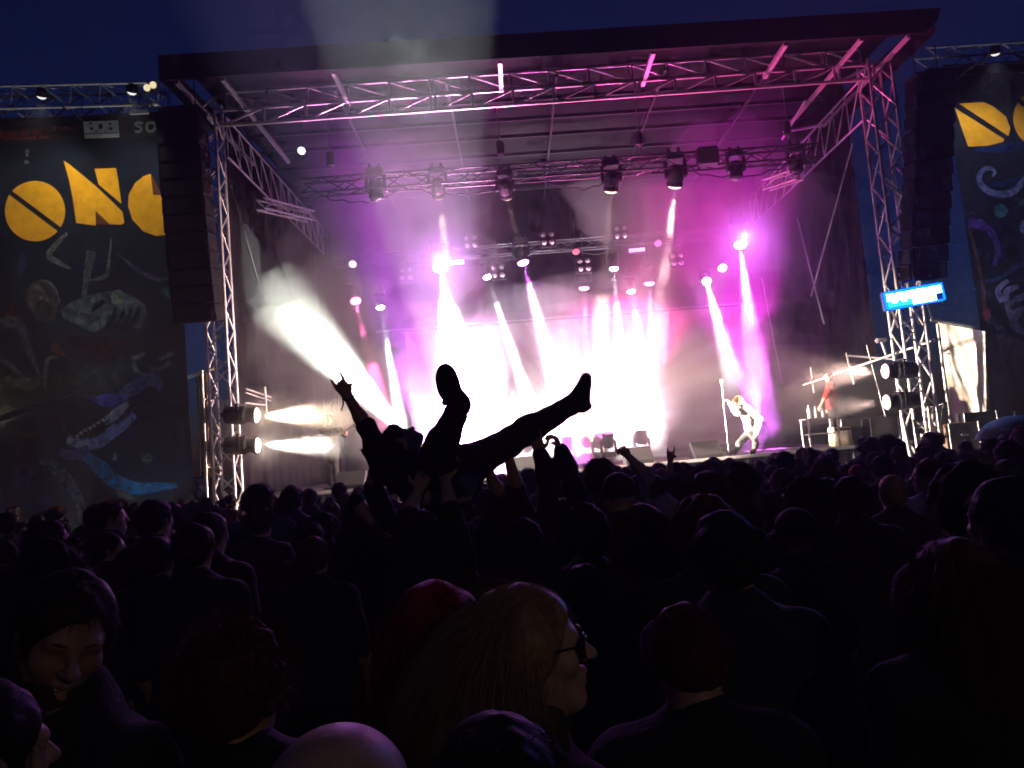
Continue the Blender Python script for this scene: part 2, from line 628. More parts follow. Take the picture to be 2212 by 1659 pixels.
b.add(vs, [(j * (N + 1) + i, j * (N + 1) + i + 1, (j + 1) * (N + 1) + i + 1, (j + 1) * (N + 1) + i) for j in range(Mz) for i in range(N)])
b.build('cloth', M_backdrop, bd, smooth=True)
rod('hanging_pipe', S(-4.2, 24.55, 6.12), S(8.1, 24.55, 6.12), 0.035, M_steel, bd)
# big pale lettering on the backdrop, only partly readable: outlined letters in a row
M_bdletter = mat('backdrop letter outline', (0.50, 0.34, 0.32), 0.9)


def outline(mb, pts, closed, y, w):
    n = len(pts)
    for i in range(n if closed else n - 1):
        (x0, z0), (x1, z1) = pts[i], pts[(i + 1) % n]
        mb.beam(S(x0, y, z0), S(x1, y, z1), 0.006, w)


def zx(px, py):
    p = us(px, py, 24.5)
    return (p.x, p.z)


for pts in ([(1058, 800), (1085, 780), (1120, 778), (1130, 800), (1100, 840)],
            [(1135, 845), (1132, 775), (1165, 770), (1180, 790), (1165, 815), (1190, 845)],
            [(1205, 860), (1200, 775), (1225, 778), (1228, 860)],
            [(1290, 870), (1285, 730), (1255, 728), (1255, 712), (1345, 705), (1347, 722), (1318, 726), (1322, 868)],
            [(1170, 690), (1240, 715), (1300, 750)], [(1120, 890), (1190, 895), (1270, 905)]):
    b = MB()
    outline(b, [zx(*p) for p in pts], False, 24.52, 0.06)
    b.build('printed_lettering', M_bdletter, bd)

# cables slung under the roof and chain hoists that carry the lighting truss
M_hoist = mat('hoist housing', (0.03, 0.03, 0.035), 0.5)
for i, (x0, x1, y0, z0, sag, lab) in enumerate(((-4.2, -2.2, 17.9, 8.4, 0.25, 'cable loop hanging at the left end of the front lighting truss'), (-1.8, 0.4, 18.1, 8.4, 0.18, 'cable loop hanging left of the middle of front truss'),
                                   (1.2, 3.0, 17.9, 8.4, 0.3, 'cable loop hanging right of the middle of front truss'), (4.9, 7.2, 18.1, 8.4, 0.22, 'cable loop hanging at the right end of front truss'),
                                   (-3.0, 1.0, 23.2, 8.0, 0.35, 'cable loop hanging under the rear truss on the left'), (2.0, 6.0, 23.2, 8.0, 0.3, 'cable loop hanging under the rear truss on the right'))):
    pts = [S(x0 + (x1 - x0) * k / 14, y0 + 0.05 * math.sin(k), z0 - sag * (1 - (k / 7 - 1) ** 2) + 0.03 * math.sin(k * 2.1 + i)) for k in range(15)]
    tag(MB().path(pts, 0.016, 6).build('cable', M_cable), lab, 'cable')
for i, x in enumerate((-3.9, 0.2, 3.6, 7.3)):
    q = S(x, 18.0, 9.3)
    t = thing('chain_hoist', q, '%s chain hoist from the left above the front lighting truss' % ('first', 'second', 'third', 'fourth')[i], 'hoist', 'chain hoists above the lighting truss')
    MB().lathe([(0.05, -0.2), (0.09, -0.17), (0.09, 0.12), (0.05, 0.16)], 12, q).build('motor', M_hoist, t)
    rod('chain', S(x, 18.0, 8.8), S(x, 18.0, 10.4), 0.012, M_steel, t)
# ================================================================== stage lamps
HAZE_D = 0.004
SPK = 1.0


def lens_mat(col, s):
    m = emat('lit lens %d %d %d %d' % (col[0] * 100, col[1] * 100, col[2] * 100, s), col, s)
    m.cycles.emission_sampling = 'NONE'      # the spot lamp in the fixture does the lighting
    return m


_shared = {}


def shared(key, fn):
    if key not in _shared:
        m, b = fn()
        me = bpy.data.meshes.new(key)
        me.from_pydata(b.v, [], b.f)
        me.update()
        me.materials.append(m)
        _shared[key] = me
    return _shared[key]


def part(name, me, parent, loc=(0, 0, 0), quat=None, scale=1.0):
    o = bpy.data.objects.new(name, me)
    o.location = loc
    if quat is not None:
        o.rotation_mode = 'QUATERNION'
        o.rotation_quaternion = quat
    o.scale = (scale,) * 3
    return link(o, parent)


def _head():
    b = MB()
    b.lathe([(0.06, 0.20), (0.13, 0.17), (0.155, 0.08), (0.155, -0.06), (0.145, -0.12), (0.16, -0.15), (0.16, -0.21), (0.14, -0.21)], 14)
    return M_black, b


def _base():
    b = MB(); b.bbox((0, 0, 0.0), (0.36, 0.26, 0.13), 0.02)
    return M_black, b


def _arm():
    b = MB(); b.bbox((0, 0, -0.17), (0.06, 0.15, 0.36), 0.02)
    return M_black, b


def _clamp():
    b = MB(); b.lathe([(0.03, -0.06), (0.04, 0.0), (0.04, 0.04), (0.02, 0.08)], 8)
    return M_alu_black, b


def _lens(r):
    def f():
        b = MB(); b.lathe([(r, 0.0), (r * 0.92, -0.02), (r * 0.6, -0.045), (r * 0.15, -0.055)], 16)
        return None, b
    return f


def lensmesh(key, r, m):
    k = 'lens_%s_%.3f' % (key, r)
    if k not in _shared:
        _, b = _lens(r)()
        me = bpy.data.meshes.new(k)
        me.from_pydata(b.v, [], b.f); me.update()
        me.materials.append(m)
        _shared[k] = me
    return _shared[k]


M_glass_off = mat('dark lens glass', (0.05, 0.05, 0.06), 0.12, spec=0.8)


def mover(head, target, label, col=None, lens=0.0, power=0.0, deg=8, blend=0.2, sc=1.0, group=None, hang=1, name='moving_head_light', srad=0.06):
    """a moving head whose lamp head sits at `head`; hang=1: it hangs from above, -1: stands on the floor"""
    head, target = Vector(head), Vector(target)
    t = thing(name, head, label, 'stage light', group)
    part('base', shared('mover_base', _base), t, (0, 0, 0.36 * sc * hang), scale=sc)
    for sx in (-1, 1):
        part('yoke_arm', shared('mover_arm', _arm), t, (sx * 0.19 * sc, 0, 0.30 * sc if hang > 0 else 0.02 * sc), scale=sc)
    if hang > 0:
        for sx in (-1, 1):
            part('clamp', shared('mover_clamp', _clamp), t, (sx * 0.1 * sc, 0, 0.47 * sc), scale=sc)
    q = Vector((0, 0, -1)).rotation_difference((target - head).normalized())
    h = part('lamp_head', shared('mover_head', _head), t, (0, 0, 0), q, sc)
    if col is None:
        part('lens', lensmesh('off', 0.135, M_glass_off), h, (0, 0, -0.215))
    else:
        part('lens', lensmesh('c%d_%d_%d_%d' % (col[0] * 100, col[1] * 100, col[2] * 100, lens), 0.135, lens_mat(col, lens)), h, (0, 0, -0.215))
        d = (target - head).normalized()
        if power > 0:
            spot('lamp', head + d * 0.30 * sc, target, col, power * SPK, deg, blend, srad, t)
    return t


WHITE = (0.93, 1.0, 0.97)
PINK = (1.0, 0.12, 0.42)
PURP = (0.80, 0.14, 1.0)
LILA = (0.92, 0.45, 1.0)
WARM = (1.0, 0.70, 0.42)

G_REAR = 'lit stage lamps hanging at the back of the stage'
# rear row: px, py (lamp), aim px, py at depth, colour, lens strength, power, cone, size
REAR = [
    ((765, 637, 22.6), (815, 830, 21.0), PINK, 30, 60000, 8, 1.15, 'leftmost pink lamp at the back of the stage'),
    ((820, 652, 22.9), (880, 1000, 21.5), WHITE, 60, 170000, 6, 0.9, 'leftmost narrow white beam lamp, right of a pink one'),
    ((948, 560, 22.2), (1010, 900, 20.0), LILA, 90, 900000, 21, 1.5, 'largest glaring lamp with the widest white beam, left of centre'),
    ((1049, 586, 22.9), (1120, 800, 22.0), WHITE, 60, 170000, 6, 0.95, 'narrow white beam lamp left of the purple one at stage centre'),
    ((1126, 551, 22.4), (1200, 830, 21.5), PURP, 60, 300000, 9, 1.2, 'purple lamp near stage centre with a slanting beam'),
    ((1261, 606, 22.6), (1266, 760, 22.5), PINK, 30, 80000, 8, 1.1, 'pink lamp right of stage centre pointing straight down'),
    ((1325, 567, 22.9), (1350, 900, 22.0), WHITE, 60, 200000, 7, 0.95, 'tall white beam lamp right of centre between two pink lamps'),
    ((1361, 617, 22.9), (1415, 900, 22.0), WHITE, 60, 170000, 7, 0.9, 'lowest white beam lamp, just left of the right pink lamp'),
    ((1402, 596, 22.6), (1408, 760, 22.4), PINK, 30, 80000, 8, 1.1, 'rightmost pink lamp at the back of the stage'),
    ((1525, 602, 22.4), (1604, 890, 16.55), WHITE, 50, 60000, 6, 0.9, 'white beam lamp aimed at the singer on the right'),
    ((1598, 512, 22.0), (1622, 720, 20.5), PURP, 90, 120000, 10, 1.35, 'highest purple lamp, far right with a short glaring beam'),
]
for a, c, col, ls, pw, dg, sc, lab in REAR:
    t = mover(us(*a), us(*c), lab, col, ls, pw, dg, 0.35, sc, G_REAR)
    if col in (PURP, LILA) and sc > 1.25:      # violet wash added to these two, to tint haze and crowd
        spot('added_audience_wash', us(*a) + Vector((0, -0.40, -0.1)), Vector((1.5, 2.0, 1.4)), (0.66, 0.18, 1.0), 2100, 46, 0.8, 0.12, t)
# unlit or front movers on the black truss
G_FRONT = 'moving heads under the black lighting truss'
for a, c, col, ls, pw, dg, sc, lab in [
    ((812, 408, 18.0), (815, 470, 18.0), None, 0, 0, 0, 1.15, 'unlit black moving head, leftmost under the front truss'),
    ((946, 405, 18.0), (960, 520, 19.0), WARM, 1.5, 12000, 9, 1.1, 'moving head glowing faintly in the grey light shaft under front truss'),
    ((1092, 408, 18.0), (1130, 560, 19.5), WARM, 5, 34000, 7, 1.05, 'moving head with a thin warm beam slanting right, left of centre'),
    ((1321, 390, 18.0), (1308, 560, 19.0), WARM, 5, 46000, 9, 1.15, 'moving head with a warm beam fanning straight down'),
    ((1460, 378, 18.0), (1440, 560, 19.0), (1.0, 0.6, 0.55), 3, 44000, 9, 1.25, 'large moving head with a dusty pink beam, right of centre'),
    ((1590, 366, 18.0), (1592, 430, 18.0), None, 0, 0, 0, 1.05, 'unlit moving head, second from the right under front truss'),
    ((1720, 352, 18.0), (1724, 430, 18.0), None, 0, 0, 0, 1.05, 'unlit moving head, rightmost under the front truss'),
]:
    mover(us(*a), us(*c), lab, col, ls, pw, dg, 0.4, sc, G_FRONT)
# black lamp box on the front truss
bx = us(1528, 338, 17.75)
o = MB().bbox(bx, (0.5, 0.3, 0.42), 0.03).build('dimmer_box', M_black)
tag(o, 'square black box on the front truss beside two moving heads', 'dimmer')


# four-lamp blinders
def _can():
    b = MB(); b.lathe([(0.05, 0.12), (0.09, 0.08), (0.1, 0.0), (0.1, -0.02), (0.085, -0.02)], 12)
    return M_black, b


M_blind = mat('unlit blinder reflector', (0.75, 0.7, 0.68), 0.25, 0.6)
qf = Vector((0, 0, -1)).rotation_difference(Vector((0, -1, -0.25)).normalized())
for i, (px, py, yy, lab) in enumerate([
    (1017, 522, 21.5, 'square cluster of four unlit lamps in the grey light shaft'),
    (1183, 515, 21.5, 'square cluster of four unlit lamps above the purple lamp'),
    (1341, 501, 21.5, 'square cluster of four unlit lamps in the warm beam, highest one'),
    (1076, 586, 21.8, 'square cluster of four unlit lamps right of a white beam lamp'),
    (1262, 572, 21.8, 'square cluster of four unlit lamps right above a pink lamp'),
    (876, 592, 21.8, 'square cluster of four unlit lamps in purple haze on the left'),
    (1463, 560, 21.8, 'square cluster of four unlit lamps in purple haze on the right')]):
    p = us(px, py, yy)
    t = thing('blinder_light', p, lab, 'stage light', 'four-lamp blinders')
    bb = MB(); bb.bbox(p + Vector((0, 0.12, 0)), (0.46, 0.1, 0.46), 0.02); bb.build('housing', M_black, t)
    for sx in (-1, 1):
        for sz in (-1, 1):
            l = Vector((sx * 0.11, 0, sz * 0.11))
            c = part('lamp_can', shared('blinder_can', _can), t, l, qf)
            part('reflector', lensmesh('blind', 0.075, M_blind), c, (0, 0, -0.005))
    rod('hanger', p + Vector((0, 0.12, 0.2)), Vector((p.x, p.y + 0.12, 8.1)), 0.015, M_alu_black, t)

qd = Vector((0, 0, -1)).rotation_difference(Vector((0, -0.75, -0.66)).normalized())
# small far lamps that show as bare points of light
G_SMALL = 'small lit lamps with no visible beam'
for px, py, yy, r, col, s, lab in [
    (1560, 578, 22.8, 0.14, (0.9, 0.95, 1.0), 25, 'small white lamp left of the highest purple lamp'),
    (1244, 543, 22.5, 0.11, (1.0, 0.12, 0.2), 2.2, 'small red lamp above a square lamp cluster'),
    (1421, 525, 22.5, 0.12, (1.0, 0.25, 0.7), 1.6, 'small pink lamp right of the purple light bar'),
    (652, 325, 17.0, 0.10, (0.95, 0.9, 0.95), 2.2, 'small white lamp alone high at the upper left'),
    (762, 570, 22.6, 0.13, (1.0, 0.8, 0.9), 2.5, 'small pale lamp above the leftmost pink lamp')]:
    p = us(px, py, yy)
    t = thing('small_lamp', p, lab, 'stage light', G_SMALL)
    part('housing', shared('blinder_can', _can), t, (0, 0, 0), qd, r / 0.1)
    part('lens', lensmesh('s%d_%d' % (px, py), r * 0.9, lens_mat(col, s)), t, (0, -0.03, -0.02), qd)
    rod('hanger', p + Vector((0, 0.1, 0.05)), Vector((p.x, p.y + 0.1, p.z + 0.9)), 0.012, M_alu_black, t)
for px, py, yy, w, col, s, lab in [(1376, 540, 22.6, 0.48, (0.8, 0.35, 1.0), 3.0, 'short purple light bar above the white beams'),
                                   (983, 567, 22.4, 0.50, (1.0, 0.95, 1.0), 12, 'short white light bar right of the largest lamp')]:
    p = us(px, py, yy)
    t = thing('light_bar', p, lab, 'light bar')
    MB().bbox(p + Vector((0, 0.06, 0)), (w + 0.06, 0.1, 0.16), 0.015).build('housing', M_black, t)
    MB().box(p + Vector((0, -0.005, 0)), (w, 0.03, 0.10)).build('tube', lens_mat(col, s), t)
    rod('hanger', p + Vector((0, 0.06, 0.06)), Vector((p.x, p.y + 0.06, 8.1)), 0.012, M_alu_black, t)

# floor lamp hidden behind the crowd surfer: its beam goes up to the left and dies on the side drape
fl = us(905, 972, 18.0)
mover(fl, us(600, 640, 18.9), 'floor moving head throwing a white beam up to the left', (0.95, 1.0, 0.86), 30, 75000, 23, 0.9, 1.1, None, hang=-1)
# lamps that throw the wide grey shaft over the audience and into the sky
sh = us(985, 985, 19.5)
mover(sh, un(838, -250, 9.0), 'floor moving head throwing a wide grey shaft up over the audience', (0.85, 0.95, 0.93), 30, 120000, 14.5, 0.22, 1.1, None, hang=-1)
sh2 = us(935, 990, 19.5)
mover(sh2, un(520, -250, 9.0), 'floor moving head throwing a faint violet shaft to the upper left', (0.6, 0.5, 1.0), 30, 42000, 15, 0.6, 1.1, None, hang=-1)
# floor uplights that wash the roof pink
for x, y, tx, ty, tz, col, pw, dg, lab in [
    (-0.8, 20.6, -1.6, 16.2, 10.0, (1.0, 0.30, 0.75), 30000, 40, 'floor moving head washing the left half of the roof pink'),
    (2.3, 21.6, 5.6, 16.4, 10.0, (1.0, 0.06, 0.36), 40000, 44, 'floor moving head washing the right half of the roof magenta'),
    (2.4, 22.8, 2.4, 18.5, 10.2, (1.0, 0.16, 0.5), 11000, 50, 'floor moving head washing the middle of the roof pink')]:
    mover(S(x, y, ZS + 0.55), S(tx, ty, tz), lab, col, 20, pw, dg, 0.6, 1.0, 'floor uplights behind the crowd', hang=-1)


# added violet floor lamps that colour the smoke under the roof
for x, y, tx, col, pw, lab in ((7.2, 22.3, 6.2, (0.88, 0.03, 0.74), 26000, 'right'), (-2.6, 21.6, -2.3, (0.66, 0.06, 0.95), 24000, 'left'), (2.4, 20.2, 2.6, (0.85, 0.05, 0.62), 9000, 'middle')):
    mover(S(x, y, ZS + 0.55), S(tx, y - 1.2, 9.0), 'added floor moving head filling the smoke at the upper %s with violet' % lab, col, 20, pw, 46, 0.9, 1.0, 'floor uplights behind the crowd', hang=-1)


# added white floor lamps that brighten the thick smoke at mid stage
for x, pw, lab in ((-0.7, 21000, 'left'), (1.4, 20000, 'middle'), (3.5, 20000, 'right')):
    mover(S(x, 21.4, ZS + 0.55), S(x + 0.1, 21.9, 6.5), '%s added floor moving head lighting the thick white smoke from below' % lab, (1.0, 0.82, 0.98), 20, pw, 44, 0.9, 1.0, 'floor uplights behind the crowd', hang=-1)


# added floods, hidden behind the smoke, that whiten the backdrop
for i, (x, fc) in enumerate(((-1.7, (1.0, 0.75, 1.0)), (0.3, (1.0, 0.93, 0.97)), (2.1, (1.0, 0.92, 0.95)), (3.7, (1.0, 0.72, 0.98)))):
    mover(S(x, 23.3, ZS + 0.55), S(x, 24.6, 2.5), 'added floor lamp flooding the backdrop white, %s from the left' % ('first', 'second', 'third', 'fourth')[i], fc, 20, 9500, 116, 0.8, 1.0, 'added backdrop floods on the stage floor', hang=-1)


# side lamps on the towers: two on each
def side_lamp(px, py, yy, tx, ty, tyy, lab, col, ls, pw, dg):
    p = us(px, py, yy)
    q = us(tx, ty, tyy)
    d = (q - p).normalized()
    t = thing('side_flood_light', p, lab, 'stage light', 'profile lamps clamped to the towers')
    qq = Vector((0, 0, -1)).rotation_difference(d)
    def body():
        b = MB(); b.lathe([(0.1, 0.34), (0.17, 0.30), (0.19, 0.12), (0.19, -0.08), (0.15, -0.14), (0.15, -0.24), (0.18, -0.27), (0.18, -0.31), (0.15, -0.31)], 14)
        return M_black, b
    h = part('housing', shared('side_body', body), t, (0, 0, 0), qq)
    part('lens', lensmesh('side%d_%d' % (px, py), 0.145, lens_mat(col, ls)), h, (0, 0, -0.315))
    def yoke():
        b = MB()
        for s in (-1, 1):
            b.box((0, s * 0.215, 0.05), (0.05, 0.02, 0.34))
        b.box((0, 0, 0.22), (0.05, 0.44, 0.02))
        return M_black, b
    part('yoke', shared('side_yoke', yoke), t, (0, 0, 0))
    spot('lamp', p + d * 0.50, q, col, pw * SPK, dg, 0.6, 0.08, t)
    return t


side_lamp(520, 897, 15.8, 1985, 905, 16.6, 'upper of two lamps on the left tower, beaming warm white', (1.0, 0.76, 0.52), 40, 26000, 30)
side_lamp(522, 962, 15.8, 1985, 965, 16.6, 'lower of two lamps on the left tower, beaming white', (1.0, 0.86, 0.72), 50, 30000, 24)
side_lamp(1945, 800, 15.6, 480, 880, 16.6, 'upper of two lamps on the right tower, facing the stage', (1.0, 0.62, 0.50), 20, 14000, 44)
side_lamp(1948, 866, 15.6, 480, 1000, 16.6, 'lower of two lamps on the right tower, facing the stage', (1.0, 0.70, 0.58), 20, 14000, 36)
# ================================================================== printed banners beside the stage
def catmull(pts, n=6):
    P = [Vector(p) for p in pts]
    out = []
    for i in range(len(P) - 1):
        p0, p1, p2, p3 = P[max(i - 1, 0)], P[i], P[i + 1], P[min(i + 2, len(P) - 1)]
        for k in range(n):
            t = k / n
            out.append(0.5 * ((2 * p1) + (p2 - p0) * t + (2 * p0 - 5 * p1 + 4 * p2 - p3) * t * t + (3 * p1 - p0 - 3 * p2 + p3) * t ** 3))
    out.append(P[-1])
    return out


def banner_mat(name, col, dark=None, scale=3.0):
    """cloth ink with blotches"""
    if name in _mats:
        return _mats[name]
    m = mat(name, col, 0.85, var=0.45, scale=scale)
    return m


M_bcloth = mat('dark printed banner cloth', (0.006, 0.011, 0.020), 0.8, var=0.6, scale=0.9, bump=0.15, bscale=3, spec=0.1)
M_orange = mat('orange banner ink', (0.72, 0.34, 0.012), 0.9, var=0.18, scale=5, spec=0.08)
M_orange_edge = mat('rust banner ink', (0.20, 0.05, 0.01), 0.8)
INK = {}


def ink(col, v=0.5, sc=3.0):
    k = 'banner ink %.3f %.3f %.3f' % col
    if k in _mats:
        return _mats[k]
    m = mat(k, (col[0] * 0.5, col[1] * 0.62, col[2] * 0.8), 0.9, var=v, scale=sc, spec=0.08)
    nt = m.node_tree                          # paint that thins out in blotches: the layer below shows through
    bs = nt.nodes['Principled BSDF']
    tc = nt.nodes.new('ShaderNodeTexCoord')
    nz = nt.nodes.new('ShaderNodeTexNoise')
    nz.inputs['Scale'].default_value = 5.5
    nz.inputs['Detail'].default_value = 9.0
    nz.inputs['Roughness'].default_value = 0.75
    nz.inputs['Distortion'].default_value = 0.8
    nt.links.new(tc.outputs['Object'], nz.inputs['Vector'])
    mr = nt.nodes.new('ShaderNodeMapRange')
    mr.inputs['From Min'].default_value = 0.30
    mr.inputs['From Max'].default_value = 0.58
    mr.inputs['To Min'].default_value = 0.2
    nt.links.new(nz.outputs['Fac'], mr.inputs['Value'])
    nt.links.new(mr.outputs['Result'], bs.inputs['Alpha'])
    return m


class Banner:
    def __init__(self, ys):
        self.ys = ys
        self.layer = 1

    def at(self, px, py, lay=None):
        lay = self.layer if lay is None else lay
        return us(px, py, self.ys - 0.00008 * lay)

    def poly(self, name, pts, m, parent, smooth_n=0):
        if smooth_n:
            pts = [(p.x, p.y) for p in catmull([(a, c, 0) for a, c in pts] + [(pts[0][0], pts[0][1], 0)], smooth_n)][:-1]
        P = [self.at(*p) for p in pts]
        bm = bmesh.new()
        vs = [bm.verts.new(p) for p in P]
        f = bm.faces.new(vs)
        bmesh.ops.triangulate(bm, faces=[f])
        bm.verts.index_update()
        b = MB()
        b.add([v.co for v in bm.verts], [[v.index for v in q.verts] for q in bm.faces])
        bm.free()
        self.layer += 1
        return b.build(name, m, parent)

    def stroke(self, name, pts, ws, m, parent, n=6):
        if not hasattr(ws, '__len__'):
            ws = [ws] * len(pts)
        q = catmull([(a, c, w) for (a, c), w in zip(pts, ws)], n)
        vs = []
        for i, p in enumerate(q):
            d = (q[min(i + 1, len(q) - 1)] - q[max(i - 1, 0)])
            L = math.hypot(d.x, d.y) or 1
            nx, ny = -d.y / L, d.x / L
            vs += [self.at(p.x + nx * p.z / 2, p.y + ny * p.z / 2), self.at(p.x - nx * p.z / 2, p.y - ny * p.z / 2)]
        b = MB()
        b.add(vs, [(2 * i, 2 * i + 1, 2 * i + 3, 2 * i + 2) for i in range(len(q) - 1)])
        self.layer += 1
        return b.build(name, m, parent)

    def disc(self, name, c, rx, ry, m, parent, n=28, rot=0.0):
        pts = []
        for k in range(n):
            a = 2 * math.pi * k / n
            x, y = rx * math.cos(a), ry * math.sin(a)
            pts.append((c[0] + x * math.cos(rot) - y * math.sin(rot), c[1] + x * math.sin(rot) + y * math.cos(rot)))
        return self.poly(name, pts, m, parent)


def z1(x, y):  # zoom coordinates -> picture coordinates
    return (x * 0.1823, 219 + y * 0.1823)


def z2(x, y):
    return (x * 0.2083, 506.9 + y * 0.2083)


def z3(x, y):
    return (x * 0.2083, 806.4 + y * 0.2083)


def cloth_sheet(name, corners, ys, m, parent, N=24, Mz=24, amp=0.03):
    """corners in picture coordinates: tl, tr, br, bl"""
    b = MB()
    vs = []
    for j in range(Mz + 1):
        for i in range(N + 1):
            s, t = i / N, j / Mz
            x = (corners[0][0] * (1 - s) + corners[1][0] * s) * (1 - t) + (corners[3][0] * (1 - s) + corners[2][0] * s) * t
            y = (corners[0][1] * (1 - s) + corners[1][1] * s) * (1 - t) + (corners[3][1] * (1 - s) + corners[2][1] * s) * t
            vs.append(us(x, y, ys + amp * (0.5 + 0.5 * math.sin(i * 1.3) * math.sin(j * 0.7))))
    b.add(vs, [(j * (N + 1) + i, (j + 1) * (N + 1) + i, (j + 1) * (N + 1) + i + 1, j * (N + 1) + i + 1) for j in range(Mz) for i in range(N)])
    return b.build(name, m, parent, smooth=True)


# ---------------------------------------------------------------- left banner
YB = 16.3
lb = thing('festival_banner', us(200, 1100, YB), 'tall dark banner left of the stage with orange letters and sea monsters', 'banner')
cloth_sheet('cloth', ((-120, 300), (372, 268), (424, 1130), (-60, 1160)), YB + 0.006, M_bcloth, lb, amp=0.004)
B = Banner(YB)
# artwork, from the back to the front
dim = lambda c, f: (c[0] * f, c[1] * f, c[2] * f)
A = 'printed_artwork'
B.poly(A, [z3(*p) for p in ((-200, 1120), (150, 1010), (330, 1010), (560, 960), (740, 1150), (850, 1360), (880, 1480), (780, 1640), (-200, 1700))], ink((0.016, 0.045, 0.11)), lb, 4)
B.poly(A, [z2(*p) for p in ((0, 1500), (430, 1480), (900, 1330), (1150, 1400), (1350, 1560), (900, 1700), (0, 1900))], ink((0.03, 0.032, 0.022)), lb, 4)
B.poly(A, [z2(*p) for p in ((700, 1050), (1250, 1080), (1380, 1250), (1000, 1330), (720, 1260))], ink((0.03, 0.008, 0.008)), lb, 4)
B.stroke(A, [z2(*p) for p in ((700, -20), (590, 90), (510, 220), (610, 290), (730, 350))], (7, 11, 15, 11, 6), ink((0.20, 0.17, 0.13)), lb)
B.stroke(A, [z2(*p) for p in ((950, 170), (910, 380), (870, 640))], (22, 17, 10), ink((0.13, 0.12, 0.10)), lb)
B.stroke(A, [z2(*p) for p in ((1155, 40), (1130, 260), (1110, 410), (1030, 455), (930, 470))], (4, 7, 10, 10, 4), ink((0.15, 0.13, 0.10)), lb)
B.stroke(A, [z2(*p) for p in ((1210, 190), (1330, 290), (1450, 380), (1640, 465), (1800, 430))], (4, 8, 11, 9, 6), ink((0.07, 0.06, 0.09)), lb)
B.stroke(A, [z2(*p) for p in ((240, 180), (230, 300), (190, 420))], (8, 20, 14), ink((0.03, 0.04, 0.10)), lb)
B.disc(A, z2(430, 690), 34, 47, ink((0.075, 0.055, 0.045)), lb, rot=-0.35)
B.disc(A, z2(400, 690), 22, 38, ink((0.16, 0.10, 0.075), 0.7, 5), lb, rot=-0.3)
B.disc(A, z2(445, 780), 17, 22, ink((0.04, 0.035, 0.03)), lb, rot=-0.3)
B.stroke(A, [z2(*p) for p in ((400, 465), (500, 490), (580, 580), (620, 720))], (3, 6, 6, 3), ink((0.14, 0.13, 0.09)), lb)
B.poly(A, [z2(*p) for p in ((620, 790), (780, 680), (1000, 610), (1200, 585), (1380, 640), (1500, 730), (1520, 860), (1440, 980), (1330, 900), (1200, 860), (1080, 960), (960, 1010), (800, 930), (680, 880))], ink((0.115, 0.125, 0.12), 0.8, 4), lb, 5)
B.disc(A, z2(1220, 650), 15, 17, ink((0.21, 0.22, 0.13)), lb)
B.stroke(A, [z2(*p) for p in ((950, 800), (1010, 730), (1090, 690))], (6, 16, 6), ink((0.012, 0.012, 0.02)), lb)
for x0 in (1190, 1275, 1350, 1425):
    B.stroke(A, [z2(*p) for p in ((x0 + 10, 750), (x0 - 10, 850), (x0 - 110, 1000))], (3, 13, 9), ink((0.014, 0.013, 0.022)), lb)
B.disc(A, z2(1730, 605), 15, 15, ink((0.035, 0.11, 0.10)), lb)
B.poly(A, [z2(*p) for p in ((170, 690), (30, 850), (250, 870))], ink((0.10, 0.03, 0.012)), lb)
B.poly(A, [z2(*p) for p in ((575, 1100), (520, 1190), (600, 1250), (695, 1260))], ink((0.16, 0.045, 0.012)), lb)
B.stroke(A, [z2(*p) for p in ((-40, 950), (100, 910), (200, 940), (260, 1100), (340, 1280), (420, 1480))], (22, 26, 22, 18, 12, 6), ink((0.085, 0.095, 0.105), 0.8, 5), lb)
B.stroke(A, [z2(*p) for p in ((-40, 1300), (90, 1340), (190, 1430), (380, 1560))], (7, 12, 10, 5), ink((0.12, 0.11, 0.10)), lb)
B.stroke(A, [z2(*p) for p in ((600, 1270), (500, 1290), (470, 1420), (470, 1600))], (5, 8, 10, 6), ink((0.14, 0.11, 0.085)), lb)
B.stroke(A, [z2(*p) for p in ((-60, 1560), (150, 1520), (300, 1560), (420, 1520))], (30, 26, 22, 10), ink((0.10, 0.11, 0.06), 0.8, 6), lb)
for pts in (((1370, 1290), (1500, 1240)), ((1650, 1300), (1790, 1230)), ((1530, 1390), (1700, 1370), (1760, 1310)), ((1380, 1330), (1440, 1440), (1600, 1440))):
    B.stroke(A, [z2(*p) for p in pts], 10, ink((0.16, 0.14, 0.15), 0.7, 6), lb)
# the shark-like beast
B.stroke(A, [z3(*p) for p in ((1250, 230), (1400, 150), (1540, 60), (1640, 110), (1660, 200))], (24, 30, 26, 24, 10), ink((0.085, 0.095, 0.21), 0.7, 5), lb)
B.poly(A, [z3(*p) for p in ((920, 270), (1080, 215), (1250, 200), (1340, 260), (1280, 340), (1080, 350))], ink((0.060, 0.040, 0.21)), lb, 4)
B.stroke(A, [z3(*p) for p in ((610, 400), (640, 520), (690, 620), (780, 690))], (5, 12, 16, 8), ink((0.075, 0.02, 0.055)), lb)
B.stroke(A, [z3(*p) for p in ((690, 700), (850, 730), (1010, 720), (1150, 620), (1270, 530), (1390, 420))], (12, 24, 26, 26, 26, 18), ink((0.25, 0.23, 0.42), 0.5, 6), lb)
B.poly(A, [z3(*p) for p in ((830, 640), (1000, 590), (1090, 520), (1060, 620), (920, 670))], ink((0.13, 0.012, 0.02)), lb)
B.stroke(A, [z3(*p) for p in ((1090, 520), (1200, 420), (1330, 310))], (10, 22, 10), ink((0.42, 0.44, 0.42), 0.4, 8), lb)
B.stroke(A, [z3(*p) for p in ((1200, 520), (1290, 450), (1380, 350))], (4, 11, 8), ink((0.16, 0.015, 0.06)), lb)
